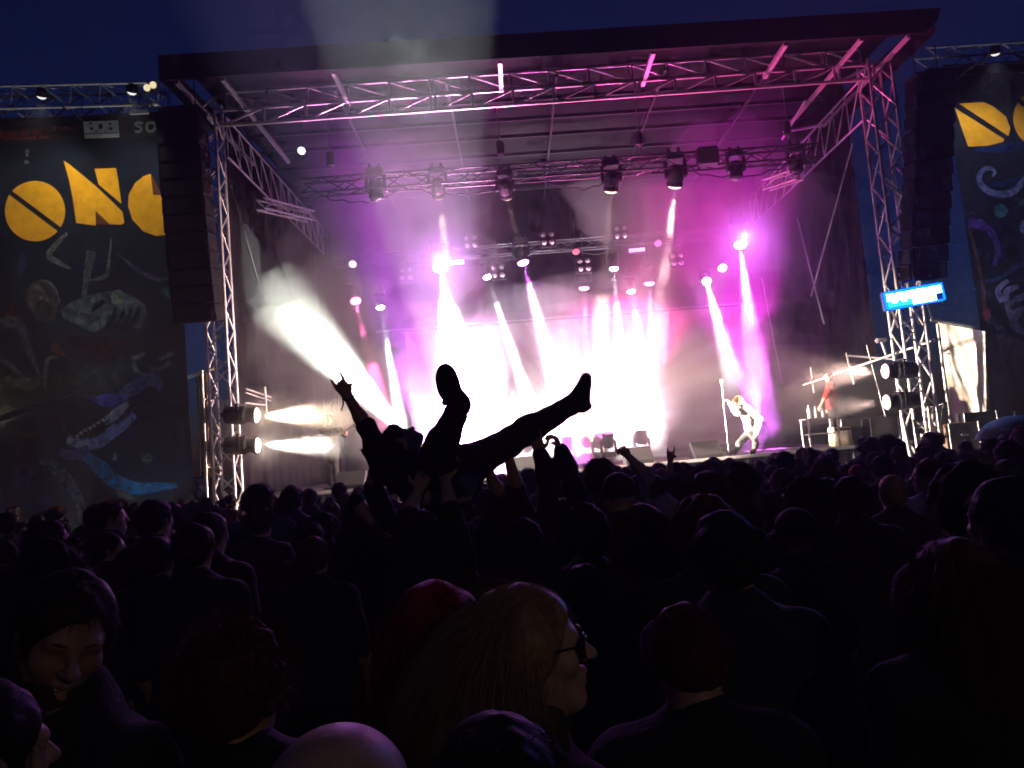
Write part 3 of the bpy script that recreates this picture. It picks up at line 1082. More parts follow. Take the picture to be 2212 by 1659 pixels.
for i in range(9):
    x, y = 790 + i * 44, 640 - i * 28 - 6 * math.sin(i)
    B.poly('printed_tooth', [z3(x - 22, y + 12), z3(x + 26, y - 14), z3(x + 24, y + 34)], ink((0.45, 0.43, 0.34), 0.3), lb)
for i, (x, y) in enumerate(((730, 690), (830, 730), (890, 725), (960, 720), (1040, 680))):
    B.disc('printed_tooth', z3(x, y), 7, 8, ink((0.40, 0.40, 0.36) if i < 3 else (0.24, 0.22, 0.38), 0.3), lb, 12)
B.stroke(A, [z3(*p) for p in ((620, 820), (760, 850), (930, 810))], (16, 26, 30), ink((0.085, 0.045, 0.20), 0.6, 5), lb)
B.stroke(A, [z3(*p) for p in ((880, 860), (1030, 970), (1180, 1110), (1400, 1190), (1620, 1180), (1840, 1160))], (20, 34, 32, 28, 20, 10), ink((0.010, 0.15, 0.27), 0.55, 5), lb)
B.stroke(A, [z3(*p) for p in ((1180, 1020), (1260, 1180))], 4, ink((0.01, 0.02, 0.04)), lb)
B.stroke(A, [z3(*p) for p in ((400, 890), (560, 970), (700, 1120), (800, 1280), (855, 1440), (790, 1600))], (10, 24, 27, 22, 18, 8), ink((0.12, 0.17, 0.26), 0.95, 9), lb)
B.disc(A, z3(1340, 670), 8, 8, ink((0.06, 0.04, 0.22)), lb)
B.disc(A, z3(1525, 880), 12, 13, ink((0.035, 0.12, 0.05), 0.8, 12), lb)
B.disc(A, z3(1190, 865), 5, 8, ink((0.20, 0.26, 0.26)), lb)
B.stroke(A, [z3(*p) for p in ((1140, 1230), (1260, 1240), (1350, 1290), (1450, 1380))], (8, 18, 12, 5), ink((0.13, 0.10, 0.08)), lb)
B.disc(A, z3(320, 640), 24, 7, ink((0.13, 0.045, 0.012)), lb)
# big orange letters: O N G, each cut by a slanting gap
L = 'printed_letter'
B.layer += 2
O_c = z1(415, 1300)
ang0 = math.atan2(78, 104)


def cut_disc(cx, cy, r, gap, slope):
    """two halves of a disc split by a slanting gap"""
    out = []
    for sgn in (1, -1):
        pts = []
        h = gap / 2
        a0 = math.asin(h / r)
        for k in range(25):
            a = a0 + (math.pi - 2 * a0) * k / 24
            x, y = r * math.cos(a), sgn * r * math.sin(a)
            pts.append((cx + x * math.cos(slope) - y * math.sin(slope), cy + x * math.sin(slope) + y * math.cos(slope)))
        out.append(pts)
    return out


def letter(polys):
    for pts in polys:
        c = (sum(p[0] for p in pts) / len(pts), sum(p[1] for p in pts) / len(pts))
        B.poly('letter_border', [(c[0] + (p[0] - c[0]) * 1.025, c[1] + (p[1] - c[1]) * 1.025) for p in pts], M_orange_edge, lb_cur)
    for pts in polys:
        B.poly(L, pts, M_orange, lb_cur)


lb_cur = lb
letter(cut_disc(O_c[0], O_c[1], 65, 11, ang0))
letter([[z1(*p) for p in ((755, 705), (820, 745), (1140, 1010), (1300, 1160), (1450, 1310), (1470, 1440), (1430, 1460), (1300, 1455), (1130, 1295), (1135, 1470), (905, 1440), (865, 1150), (820, 930))],
        [z1(*p) for p in ((1120, 800), (1375, 790), (1395, 900), (1440, 1215), (1170, 985))]])
letter([[z1(*p) for p in ((1785, 860), (1700, 890), (1600, 970), (1530, 1100), (1518, 1240), (1570, 1400), (1700, 1540), (1850, 1592), (1965, 1580), (1940, 1450), (1915, 1110), (1815, 1110), (1800, 980))]])
# small printed mark above the letters
for x, y, r in ((322, 590, 5), (318, 635, 4), (316, 722, 6)):
    B.disc('printed_mark', z1(x, y), r, r * 0.8, ink((0.25, 0.26, 0.18)), lb, 12)

# sponsor strip above the banner
sp = thing('sponsor_strip', us(200, 300, YB - 0.06), 'black strip with sponsor logos above the left banner', 'banner')
cloth_sheet('cloth', ((-120, 262), (372, 240), (374, 292), (-115, 318)), YB - 0.02, mat('black strip cloth', (0.014, 0.013, 0.014), 0.8), sp, amp=0.01)
B2 = Banner(YB - 0.028)
M_white = mat('white banner ink', (0.62, 0.66, 0.60), 0.8, var=0.15, scale=9)
M_bk = mat('black banner ink', (0.012, 0.014, 0.013), 0.8)
M_green = mat('green banner ink', (0.02, 0.16, 0.03), 0.8)
B2.poly('logo_panel', [z1(985, 240), z1(1400, 225), z1(1415, 425), z1(1005, 440)], M_white, sp)
for (x, y, w, h) in ((1075, 262, 17, 13), (1086, 322, 20, 17), (1190, 298, 27, 34), (1303, 266, 17, 13), (1310, 322, 20, 17)):
    B2.disc('letter_counter', z1(x, y), w * 0.1823, h * 0.1823, M_bk, sp, 14)
for pts in (((1138, 240), (1146, 262)), ((1143, 335), (1136, 372)), ((1247, 238), (1240, 260)), ((1246, 340), (1250, 376)), ((1012, 385), (1400, 372))):
    B2.stroke('letter_gap', [z1(*p) for p in pts], 1.3, M_bk, sp)
G = [((1690, 262), (1630, 250), (1605, 278), (1660, 305), (1675, 335), (1640, 360), (1600, 352)),
     ((1800, 252), (1750, 262), (1738, 310), (1760, 352), (1810, 350), (1838, 310), (1830, 262), (1800, 252)),
     ((1862, 255), (1868, 352), (1925, 345)), ((2010, 245), (1950, 255), (1948, 345), (2015, 338)), ((1950, 300), (2000, 296))]
for g in G:
    B2.stroke('printed_lettering', [z1(*p) for p in g], 9, M_green, sp, 4)
for g in G:
    B2.stroke('printed_lettering', [z1(*p) for p in g], 5, M_white, sp, 4)
M_red = mat('faded red banner ink', (0.26, 0.04, 0.018), 0.8, var=0.6, scale=7)
for x0, x1, y0, h in ((-60, 10, 280, 18), (14, 40, 284, 16), (44, 66, 282, 15), (70, 92, 281, 14), (98, 106, 284, 10), (110, 122, 278, 10), (128, 151, 279, 8)):
    B2.stroke('printed_lettering', [(x0, y0 + h / 2 - 0.04 * x0), ((x0 + x1) / 2, y0 + h / 2 - 1 - 0.04 * x0), (x1, y0 + h / 2 - 0.04 * x1)], h, M_red, sp, 2)
for x0, x1 in ((84, 92), (94, 106), (40, 78), (6, 36)):
    B2.stroke('printed_lettering', [(x0, 300 - 0.03 * x0), (x1, 300 - 0.03 * x1)], 6, M_red, sp, 2)
# the ledge and flood lamp at the foot of the left banner
# truss on top of the left banner
truss('banner_truss', 'pale greenish truss carrying the left banner against the sky', us(-150, 226, YB + 0.2), us(352, 213, YB + 0.2), 0.5, 0.5, 0.62, 0.03, M_alu, style='z')
for i, (px, py) in enumerate(((318, 190), (331, 184))):
    p = us(px, py, YB - 0.2)
    t = thing('work_lamp', p, ('left' if i == 0 else 'right') + ' of two small yellow lamps on the left banner truss', 'lamp', 'work lamps on the banner truss')
    part('housing', shared('blinder_can', _can), t, (0, 0.04, 0), qf, 0.9)
    part('lens', lensmesh('work', 0.075, lens_mat((1.0, 0.85, 0.5), 0.9)), t, (0, -0.01, 0), qf)
o = MB().beam(us(280, 243, YB - 0.1), us(322, 241, YB - 0.1), 0.05, 0.09).build('truss_bracket', M_edge)
tag(o, 'short white bracket on top of the left sponsor strip', 'bracket')


def added_ground_flood(px, py, ys, target, lab, col, pw, dg, ls=6, blend=0.7):  # added flood, hidden on the ground by the crowd, to light a banner
    p = us(px, py, ys)
    p.z = 0.35
    t = thing('added_ground_flood', p, lab, 'floodlight', 'added flood lamps at the foot of the banners')
    d = (Vector(target) - p).normalized()
    q = Vector((0, 0, -1)).rotation_difference(d)
    part('housing', shared('blinder_can', _can), t, (0, 0, 0), q, 2.2)
    part('lens', lensmesh('gf', 0.18, lens_mat(col, ls)), t, d * 0.05, q)
    for s in (-1, 1):
        rod('stand', p + Vector((s * 0.2, 0, 0)), p + Vector((s * 0.25, 0, -0.34)), 0.015, M_black, t)
    spot('lamp', p + d * 0.12, target, col, pw, dg, blend, 0.1, t)


added_ground_flood(150, 1300, 14.6, us(190, 400, YB), 'added flood lamp lighting the left banner letters from the ground', (0.92, 0.98, 0.95), 700, 36)
added_ground_flood(330, 1300, 15.3, us(250, 700, YB), 'added flood lamp lighting the left banner foot from the ground', (0.55, 0.8, 1.0), 110, 80)

def added_arm_flood(px, py, yb, target, lab, col, pw, dg):
    """small flood added to light a banner, on an arm out from its truss"""
    p = us(px, py, yb - 1.5)
    t = thing('added_arm_flood', p, lab, 'floodlight', 'added flood lamps on arms in front of the banner trusses')
    d = (Vector(target) - p).normalized()
    q = Vector((0, 0, -1)).rotation_difference(d)
    part('housing', shared('blinder_can', _can), t, (0, 0, 0), q, 1.1)
    part('lens', lensmesh('af', 0.085, lens_mat(col, 1)), t, d * 0.03, q)
    rod('arm', p + Vector((0, 0.05, 0.05)), Vector((p.x, p.y + 1.6, p.z + 0.12)), 0.018, M_black, t)
    spot('lamp', p + d * 0.14, target, col, pw, dg, 0.8, 0.06, t)


added_arm_flood(90, 205, YB, us(85, 520, YB), 'added left flood on an arm above the orange letters of left banner', (1.0, 0.97, 0.85), 135, 110)
added_arm_flood(285, 196, YB, us(270, 510, YB), 'added right flood on an arm above the orange letters of left banner', (1.0, 0.97, 0.85), 135, 110)
# flood lamp shining yellow on the left banner, behind a slanting ledge
o = MB().slab([us(-60, 935, YB - 0.35), us(-60, 921, YB - 0.35), us(150, 846, YB - 0.05), us(165, 850, YB - 0.05)], (0, -1, 0), 0.03).build('banner_ledge', M_bcloth)
tag(o, 'slanting dark ledge hiding the yellow lamp on the left banner', 'ledge')
p = us(-28, 925, YB - 0.18)
t = thing('banner_flood', p, 'yellow flood lamp behind a ledge at the left picture edge', 'floodlight')
d = (us(60, 800, YB + 0.2) - p).normalized()
q = Vector((0, 0, -1)).rotation_difference(d)
part('housing', shared('blinder_can', _can), t, (0, 0, 0), q, 0.8)
part('lens', lensmesh('yl', 0.065, lens_mat((1.0, 0.9, 0.45), 20)), t, d * 0.02, q)
spot('lamp', p + d * 0.06, p + d, (1.0, 0.92, 0.5), 60, 120, 0.8, 0.05, t)

# ---------------------------------------------------------------- right banner
YR = 16.4
rbn = thing('festival_banner', us(2180, 1000, YR), 'tall dark banner at the right picture edge with orange letters and tentacles', 'banner')
cloth_sheet('cloth', ((2035, 140), (2420, 118), (2470, 905), (2146, 905)), YR + 0.006, M_bcloth, rbn, amp=0.004)
B = Banner(YR)


def z4(x, y):
    return (1958.4 + x * 0.2083, 172.8 + y * 0.2083)


def z5(x, y):
    return (2027.5 + x * 0.22926, 368.6 + y * 0.22926)


B.stroke(A, [z4(*p) for p in ((700, 720), (950, 720), (1180, 675), (1500, 560))], (10, 16, 16, 8), ink((0.015, 0.03, 0.12)), rbn)
B.stroke(A, [z4(*p) for p in ((850, 1090), (1000, 1080), (1250, 1010))], (8, 14, 10), ink((0.012, 0.03, 0.10)), rbn)
B.stroke(A, [z4(*p) for p in ((890, 1000), (915, 950), (850, 915), (770, 960), (755, 1050), (830, 1140), (960, 1185), (1100, 1160), (1217, 1040), (1330, 900))], (5, 7, 9, 11, 13, 14, 14, 14, 13, 10), ink((0.20, 0.19, 0.36), 0.5, 5), rbn)
B.disc(A, z4(980, 1355), 15, 15, ink((0.05, 0.20, 0.23), 0.4), rbn)
B.disc(A, z5(790, 300), 7, 7, ink((0.02, 0.10, 0.09)), rbn)
B.stroke(A, [z5(*p) for p in ((270, 500), (390, 505), (490, 580), (555, 710), (550, 830), (515, 905))], (16, 22, 16, 13, 11, 6), ink((0.14, 0.055, 0.30), 0.7, 5), rbn)
B.stroke(A, [z5(*p) for p in ((285, 520), (350, 780), (410, 1050), (430, 1340))], (8, 7, 9, 9), ink((0.13, 0.06, 0.03), 0.7, 6), rbn)
B.disc(A, z5(455, 1355), 8, 15, ink((0.33, 0.05, 0.09)), rbn)
B.stroke(A, [z5(*p) for p in ((430, 1040), (560, 1020), (700, 930), (830, 830))], (7, 9, 10, 10), ink((0.02, 0.05, 0.14)), rbn)
for pts, ws in ((((655, 1035), (560, 1125), (600, 1240)), (9, 12, 12)), (((755, 1090), (640, 1140), (650, 1260), (680, 1380)), (9, 14, 14, 12)),
                (((850, 1165), (740, 1210), (690, 1260)), (14, 14, 8)), (((860, 1290), (740, 1340), (700, 1420), (760, 1500), (860, 1530)), (14, 20, 18, 16, 12)),
                (((804, 470), (790, 530), (804, 590)), (9, 11, 8)), (((2120 / 1.0, 0),) * 0, ())):
    if pts:
        B.stroke(A, [z5(*p) for p in pts], ws, ink((0.33, 0.28, 0.52), 0.4, 6), rbn)
B.stroke(A, [(2150, 725), (2190, 742), (2260, 735)], (14, 22, 22), ink((0.10, 0.085, 0.10), 0.9, 9), rbn)
B.layer += 2
lb_cur = rbn
letter([[z4(*p) for p in ((545, 245), (800, 230), (900, 275), (1030, 380), (1075, 500), (1055, 580))],
        [z4(*p) for p in ((500, 290), (640, 692), (850, 680), (1000, 640), (1012, 612))]])
letter(cut_disc(2253, 256, 64, 11, ang0))
truss('banner_truss', 'bluish truss carrying the right banner against the sky', us(1990, 138, YR + 0.2), us(2420, 112, YR + 0.2), 0.5, 0.5, 0.62, 0.03, M_alu, style='w')
o = MB().beam(us(2000, 158, YR - 0.1), us(2420, 136, YR - 0.1), 0.06, 0.2).build('banner_rail', M_fascia)
tag(o, 'black rail along the top of the right banner', 'rail')
added_arm_flood(2150, 112, YR, us(2150, 420, YR), 'added flood on an arm above the orange letters of right banner', (0.9, 0.92, 1.0), 150, 110)
added_ground_flood(2180, 1300, 14.6, us(2150, 270, YR), 'added flood lamp lighting the right banner from the ground', (0.85, 0.9, 1.0), 600, 36)


# ---------------------------------------------------------------- hanging speaker columns
def line_array(px_top, py_top, px_bot, py_bot, ys, w, n, lab, curve):
    a, c = us(px_top, py_top, ys), us(px_bot, py_bot, ys)
    t = thing('line_array', a, lab, 'speaker', 'hanging speaker columns')
    H = (a.z - c.z) / n
    for i in range(n):
        s = (i + 0.5) / n
        tilt = R(1.0 + curve * s * s)
        m = Matrix.Rotation(tilt, 3, 'X')
        ctr = Vector((a.x + (c.x - a.x) * s, a.y + 0.02 + 0.25 * s * s, a.z - H * (i + 0.5)))
        b = MB(); b.bbox(ctr, (w, 0.55, H - 0.012), 0.018, m)
        o = b.build('speaker_cabinet', mat('matt black cabinet', (0.006, 0.006, 0.007), 0.95, spec=0.1), t)
        b = MB(); b.box(ctr + m @ Vector((0, -0.279, 0)), (w * 0.86, 0.012, H * 0.78), m)
        b.build('grille', mat('speaker grille', (0.008, 0.008, 0.009), 0.9), o)
    b = MB(); b.bbox(a + Vector((0, 0.1, 0.08)), (w * 0.95, 0.5, 0.12), 0.02); b.build('fly_frame', M_black, t)
    for sx in (-0.3, 0.3):
        rod('chain', a + Vector((sx * w, 0.1, 0.1)), a + Vector((sx * w, 0.1, 0.9)), 0.012, M_black, t)


line_array(391, 248, 421, 692, 15.3, 0.86, 12, 'black speaker column hanging left of the left tower', 9)
line_array(2010, 172, 2006, 600, 15.3, 0.80, 12, 'black speaker column hanging right of the right tower', 9)
# ================================================================== things around the stage
# blue lit sign on the right tower
p = us(1974, 640, 15.25)
t = thing('lit_sign', p, 'glaring blue and white lit box on the right tower', 'lit sign')
m = Matrix.Rotation(R(5.5), 3, 'Y').transposed()
M_bluecase = mat('blue lacquered sign case', (0.03, 0.08, 0.35), 0.35)
MB().bbox(p + Vector((0, 0.06, 0)), (1.26, 0.14, 0.40), 0.02, m).build('case', M_bluecase, t)


def sface(name, x0, x1, z0, z1_, dy, mm):
    MB().box(p + m @ Vector(((x0 + x1) / 2, -0.012 - dy, (z0 + z1_) / 2)), (x1 - x0, 0.012, z1_ - z0), m).build(name, mm, t)


sface('light_face', -0.56, 0.58, -0.02, 0.13, 0.004, emat('sign white light', (0.45, 0.78, 1.0), 16.0))
sface('light_face', -0.05, 0.44, -0.16, -0.025, 0.004, emat('sign white light', (0.45, 0.78, 1.0), 16.0))
sface('blue_face', -0.56, 0.58, 0.132, 0.185, 0.002, emat('sign blue light', (0.0, 0.07, 1.0), 9.0))
sface('blue_face', -0.62, -0.565, -0.18, 0.175, 0.002, emat('sign blue light', (0.0, 0.07, 1.0), 9.0))
sface('blue_face', 0.585, 0.625, -0.18, 0.175, 0.002, emat('sign blue light', (0.0, 0.07, 1.0), 9.0))
sface('blue_face', -0.56, 0.58, -0.195, -0.162, 0.002, emat('sign blue light', (0.0, 0.07, 1.0), 9.0))
sface('blue_face', -0.56, -0.055, -0.15, -0.025, 0.002, emat('sign teal light', (0.02, 0.45, 0.9), 3.0))
for x in (-0.42, -0.22):
    sface('light_face', x - 0.05, x + 0.05, -0.07, -0.024, 0.010, emat('sign white light', (0.45, 0.78, 1.0), 16.0))
spot('glow', p + Vector((0, -0.08, 0)), p + Vector((-0.3, -3, 0)), (0.04, 0.2, 1.0), 420, 165, 0.6, 0.2, t)
for x in (-0.15, 0.12):
    rod('bracket', p + m @ Vector((x, 0.08, 0.18)), p + m @ Vector((x, 0.08, 0.36)), 0.018, M_bluecase, t)
rod('bracket', p + m @ Vector((-0.15, 0.08, 0.35)), p + m @ Vector((0.12, 0.08, 0.35)), 0.018, M_bluecase, t)
for x in (-0.45, 0.0, 0.3):
    rod('support', p + m @ Vector((x, 0.1, -0.19)), p + m @ Vector((x + 0.25, 0.5, -0.55)), 0.022, M_steel, t)

# scaffold tubes right of the tower
t = thing('scaffold_rail', us(1850, 800, 17.0), 'scaffold tubes running back from the right tower', 'scaffolding')
for a, c, r in (((1735, 832, 18.6), (2018, 735, 16.0), 0.030), ((1828, 768, 18.4), (1930, 776, 16.6), 0.024), ((1828, 762, 18.4), (1845, 830, 18.4), 0.028),
                ((1752, 793, 18.6), (1759, 848, 18.6), 0.034), ((1905, 740, 16.3), (1914, 765, 16.3), 0.032), ((1872, 745, 17.4), (1935, 985, 17.4), 0.016)):
    rod('scaffold_tube', us(*a), us(*c), r, M_steel, t)
MB().bbox(us(1903, 735, 16.3), (0.24, 0.14, 0.1), 0.03).build('tube_clamp', M_steel, t)
MB().bbox(us(1755, 822, 18.55), (0.09, 0.09, 0.09), 0.02).build('tube_clamp', mat('red clamp', (0.5, 0.03, 0.02), 0.5), t)
# lit uprights and wire guard at the foot of the right tower
t = thing('scaffold_tower', us(1985, 1000, 15.4), 'brightly lit scaffold uprights at the foot of the right tower', 'scaffolding')
for a, c, r in (((1950, 905, 15.3), (1972, 1010, 15.3), 0.038), ((1975, 905, 15.3), (1995, 1010, 15.3), 0.038), ((2003, 860, 15.5), (2018, 1010, 15.5), 0.03), ((2025, 700, 16.0), (2052, 905, 16.0), 0.034),
                ((2012, 690, 16.0), (2140, 712, 16.6), 0.036), ((2052, 905, 16.0), (2062, 1010, 16.0), 0.034), ((1990, 940, 15.5), (2060, 945, 15.9), 0.022)):
    rod('scaffold_tube', us(*a), us(*c), r, M_steel, t)
for k in range(5):
    rod('guard_wire', us(1990 + k * 8, 868, 15.45), us(2000 + k * 8, 935, 15.45), 0.009, M_steel, t)
for k in range(4):
    rod('guard_wire', us(1990 + k * 3, 872 + k * 18, 15.45), us(2024 + k * 3, 870 + k * 18, 15.45), 0.009, M_steel, t)
# pale tarpaulin
M_tarp = mat('pale tarpaulin', (0.55, 0.52, 0.48), 0.6, var=0.12, scale=3, bump=0.2, bscale=6)
b = MB()
N = 26
vs = []
c4 = ((2026, 697), (2128, 716), (2131, 900), (2056, 902))
for j in range(N + 1):
    for i in range(N + 1):
        s, q_ = i / N, j / N
        x = (c4[0][0] * (1 - s) + c4[1][0] * s) * (1 - q_) + (c4[3][0] * (1 - s) + c4[2][0] * s) * q_
        y = (c4[0][1] * (1 - s) + c4[1][1] * s) * (1 - q_) + (c4[3][1] * (1 - s) + c4[2][1] * s) * q_
        dpt = 0.16 * math.exp(-((s - 0.05 - 0.35 * q_) / 0.11) ** 2) + 0.10 * math.exp(-((s - 0.30 - 0.75 * (q_ - 0.1)) / 0.08) ** 2) * (q_ > 0.05) + 0.07 * math.exp(-((s - 0.18 - 0.9 * max(0, q_ - 0.45)) / 0.05) ** 2)
        vs.append(us(x, y, 17.0 - 0.8 * s - 0.45 * dpt))
b.add(vs, [(j * (N + 1) + i, (j + 1) * (N + 1) + i, (j + 1) * (N + 1) + i + 1, j * (N + 1) + i + 1) for j in range(N) for i in range(N)])
tag(b.build('tarpaulin', M_tarp, smooth=True), 'pale creased tarpaulin hanging from scaffold right of the right tower', 'tarpaulin')
b = MB()
c4 = ((2005, 880), (2046, 868), (2056, 952), (2018, 958))
vs = []
for j in range(9):
    for i in range(9):
        s, q_ = i / 8, j / 8
        x = (c4[0][0] * (1 - s) + c4[1][0] * s) * (1 - q_) + (c4[3][0] * (1 - s) + c4[2][0] * s) * q_
        y = (c4[0][1] * (1 - s) + c4[1][1] * s) * (1 - q_) + (c4[3][1] * (1 - s) + c4[2][1] * s) * q_
        vs.append(us(x, y, 15.9 + 0.03 * math.sin(i * 1.7 + j)))
b.add(vs, [(j * 9 + i, (j + 1) * 9 + i, (j + 1) * 9 + i + 1, j * 9 + i + 1) for j in range(8) for i in range(8)])
tag(b.build('cloth_sheet', M_tarp, smooth=True), 'small pale cloth tied behind the wire guard below the tarpaulin', 'cloth')
# covered gear and cases at the right
M_case = mat('brown plywood case', (0.16, 0.11, 0.075), 0.6, var=0.4, scale=5)


def crate(px, py, ys, sz, lab, m_, name='flight_case'):
    q = us(px, py, ys)
    t = thing(name, q - Vector((0, 0, sz[2] / 2)), lab, 'case')
    MB().bbox(q, sz, 0.02).build('box', m_, t)
    for sx in (-1, 1):
        for sy in (-1,):
            rod('corner_edge', q + Vector((sx * sz[0] / 2, sy * (sz[1] / 2 + 0.004), -sz[2] / 2)), q + Vector((sx * sz[0] / 2, sy * (sz[1] / 2 + 0.004), sz[2] / 2)), 0.014, M_steel, t)
    MB().bbox(q + Vector((0, -sz[1] / 2 - 0.012, 0.05)), (0.16, 0.024, 0.05), 0.008).build('handle', M_steel, t)


crate(2070, 945, 15.9, (0.62, 0.5, 0.62), 'brown case under the tarpaulin right of the tower', M_case)
crate(2105, 935, 16.4, (0.7, 0.6, 0.9), 'dark case right under the tarpaulin hem', M_black)
crate(1850, 950, 17.4, (0.9, 0.7, 1.0), 'large dark equipment rack on stage right behind the table', M_black, 'equipment_rack')
crate(1900, 945, 16.9, (0.62, 0.6, 0.9), 'dark equipment case between rack and right tower', M_black, 'equipment_rack')

# small table with bottles on stage right
tp = us(1778, 985, 17.0)
tp.z = ZS
t = thing('side_table', tp, 'small white legged table on stage right with bottles on it', 'table')
M_tleg = mat('white table leg', (0.72, 0.70, 0.68), 0.4)
TZ = ZS + 0.66
MB().bbox(tp + Vector((0, 0, 0.65)), (0.74, 0.5, 0.03), 0.008).build('tabletop', mat('grey tabletop', (0.22, 0.2, 0.2), 0.4), t)
for sx in (-1, 1):
    for sy in (-1, 1):
        rod('leg', tp + Vector((sx * 0.33, sy * 0.21, 0)), tp + Vector((sx * 0.33, sy * 0.21, 0.635)), 0.022, M_tleg, t)
for sy in (-1, 1):
    rod('stretcher', tp + Vector((-0.33, sy * 0.21, 0.3)), tp + Vector((0.33, sy * 0.21, 0.3)), 0.014, M_tleg, t)
M_pet = mat('clear plastic bottle', (0.75, 0.8, 0.8), 0.08, spec=0.8)
for i, (dx, h, lab) in enumerate(((-0.22, 0.30, 'tall water bottle at the left on the small stage table'), (-0.08, 0.26, 'water bottle in the middle of the small stage table'), (0.08, 0.20, 'short bottle at the right on the small stage table'))):
    q = tp + Vector((dx, -0.05, 0.667))
    t = thing('bottle', q, lab, 'bottle', 'bottles on the stage table')
    MB().lathe([(0.04, 0), (0.045, 0.02), (0.045, h * 0.62), (0.03, h * 0.8), (0.016, h * 0.88), (0.016, h * 0.93)], 12, q).build('bottle_body', M_pet, t, True)
    MB().lathe([(0.019, h * 0.93), (0.019, h)], 10, q).build('cap', M_tleg, t)
q = us(1815, 946, 17.1)
t = thing('amplifier', q - Vector((0, 0, 0.25)), 'pale box amplifier beside the small stage table', 'amplifier')
MB().bbox(q, (0.4, 0.36, 0.5), 0.015).build('cabinet', mat('cream amplifier cloth', (0.55, 0.45, 0.36), 0.7, var=0.2), t)
MB().box(q + Vector((0, -0.186, -0.04)), (0.34, 0.012, 0.36)).build('grille', mat('amp grille', (0.38, 0.32, 0.27), 0.9), t)
MB().box(q + Vector((0, -0.186, 0.19)), (0.34, 0.012, 0.06)).build('control_strip', M_black, t)

# monitor wedges along the stage front
for i, (x, lab) in enumerate(((-3.6, 'black floor monitor left of the guitarist'), (0.2, 'black floor monitor at the left of stage centre'), (2.6, 'black floor monitor at the right of stage centre'), (4.1, 'black floor monitor left of the bent singer'))):
    q = S(x, 16.6, ZS + 0.004)
    t = thing('monitor_wedge', q, lab, 'floor monitor', 'floor monitors along the stage front')
    prof = [(-0.25, 0), (0.25, 0), (0.25, 0.34), (0.12, 0.36), (-0.25, 0.08)]
    b = MB()
    b.slab([q + Vector((-0.3, a, c)) for a, c in prof], (1, 0, 0), 0.6)
    b.build('cabinet', M_black, t)
    b = MB()
    b.slab([q + Vector((sx, a, c)) for sx, a, c in ((-0.26, 0.11, 0.345), (0.26, 0.11, 0.345), (0.26, -0.22, 0.095), (-0.26, -0.22, 0.095))][::-1], Vector((0, 0.6, 0.8)).normalized() * 1.0, 0.012)
    b.build('grille', mat('speaker grille', (0.008, 0.008, 0.009), 0.9), t)

# tan curtain strip and poles left of the left tower
b = MB()
vs = []
N = 16
for j in range(21):
    for i in range(N + 1):
        s = i / N
        x = 424 + (452 - 424) * s + 6 * (j / 20)
        y = 800 + 230 * j / 20
        vs.append(us(x, y, 15.9 + 0.05 * math.sin(i * 1.4)))
b.add(vs, [(j * (N + 1) + i, (j + 1) * (N + 1) + i, (j + 1) * (N + 1) + i + 1, j * (N + 1) + i + 1) for j in range(20) for i in range(N)])
tag(b.build('curtain_strip', mat('tan canvas', (0.34, 0.27, 0.15), 0.85, var=0.3, scale=6), smooth=True), 'narrow tan curtain strip left of the left tower', 'curtain')
t = thing('scaffold_pole', us(442, 1065, 15.7), 'scaffold pole with short arms just left of the left tower', 'scaffolding')
for a, c, r in (((436, 800, 15.7), (448, 1075, 15.7), 0.03), ((440, 862, 15.7), (460, 866, 15.9), 0.02), ((446, 1010, 15.7), (462, 1008, 15.9), 0.02), ((405, 815, 15.8), (462, 796, 15.9), 0.035)):
    rod('scaffold_tube', us(*a), us(*c), r, M_steel, t)
t = thing('side_stair_rail', us(550, 890, 17.4), 'small reddish rail frame right of the left tower', 'railing')
for a, c, r in (((530, 840, 17.0), (585, 858, 18.0), 0.025), ((530, 848, 17.0), (585, 866, 18.0), 0.02), ((572, 836, 17.6), (576, 890, 17.6), 0.024), ((530, 870, 17.0), (575, 876, 17.6), 0.02)):
    rod('rail_tube', us(*a), us(*c), r, M_steel, t)
# tower cross bars that carry the side lamps
for px, py, lab in ((500, 897, 'black lamp arm on the left tower, upper'), (502, 962, 'black lamp arm on the left tower, lower')):
    a = us(px - 24, py, 15.85)
    c = us(px + 24, py, 15.85)
    tag(MB().beam(a, c, 0.07, 0.09).build('lamp_arm', M_black), lab, 'bracket')

# teal umbrella held up in the crowd
q = us(2185, 905, 11.5)
q.x += 0.06
t = thing('umbrella', Vector((q.x, q.y, q.z - 0.9)), 'teal umbrella open above the crowd at the right picture edge', 'umbrella')
M_umb = mat('teal umbrella cloth', (0.012, 0.055, 0.05), 0.8, var=0.15, scale=6)
RU, HU = 0.62, 0.36
apex = q + Vector((0, 0, 0.05))
for k in range(8):
    b = MB()
    vs = []
    for j in range(7):
        s = j / 6
        rr, zz = RU * math.sin(s * 1.25) / math.sin(1.25), -HU * (1 - math.cos(s * 1.25)) / (1 - math.cos(1.25))
        for i in range(5):
            a = 2 * math.pi * (k + i / 4) / 8
            dip = 1 - 0.06 * math.sin(math.pi * i / 4) * s
            vs.append(apex + Vector((rr * dip * math.cos(a), rr * dip * math.sin(a), zz + 0.03 * math.sin(math.pi * i / 4) * s)))
    b.add(vs, [(j * 5 + i, j * 5 + i + 1, (j + 1) * 5 + i + 1, (j + 1) * 5 + i) for j in range(6) for i in range(4)])
    b.build('canopy_panel', M_umb, t, True)
rod('shaft', apex + Vector((0, 0, 0.06)), apex - Vector((0, 0, 0.86)), 0.008, M_steel, t)
MB().path([apex - Vector((0, 0, 0.86)), apex - Vector((0, 0, 0.93)), apex - Vector((0.03, 0, 0.96)), apex - Vector((0.06, 0, 0.93))], 0.014).build('handle', M_black, t)

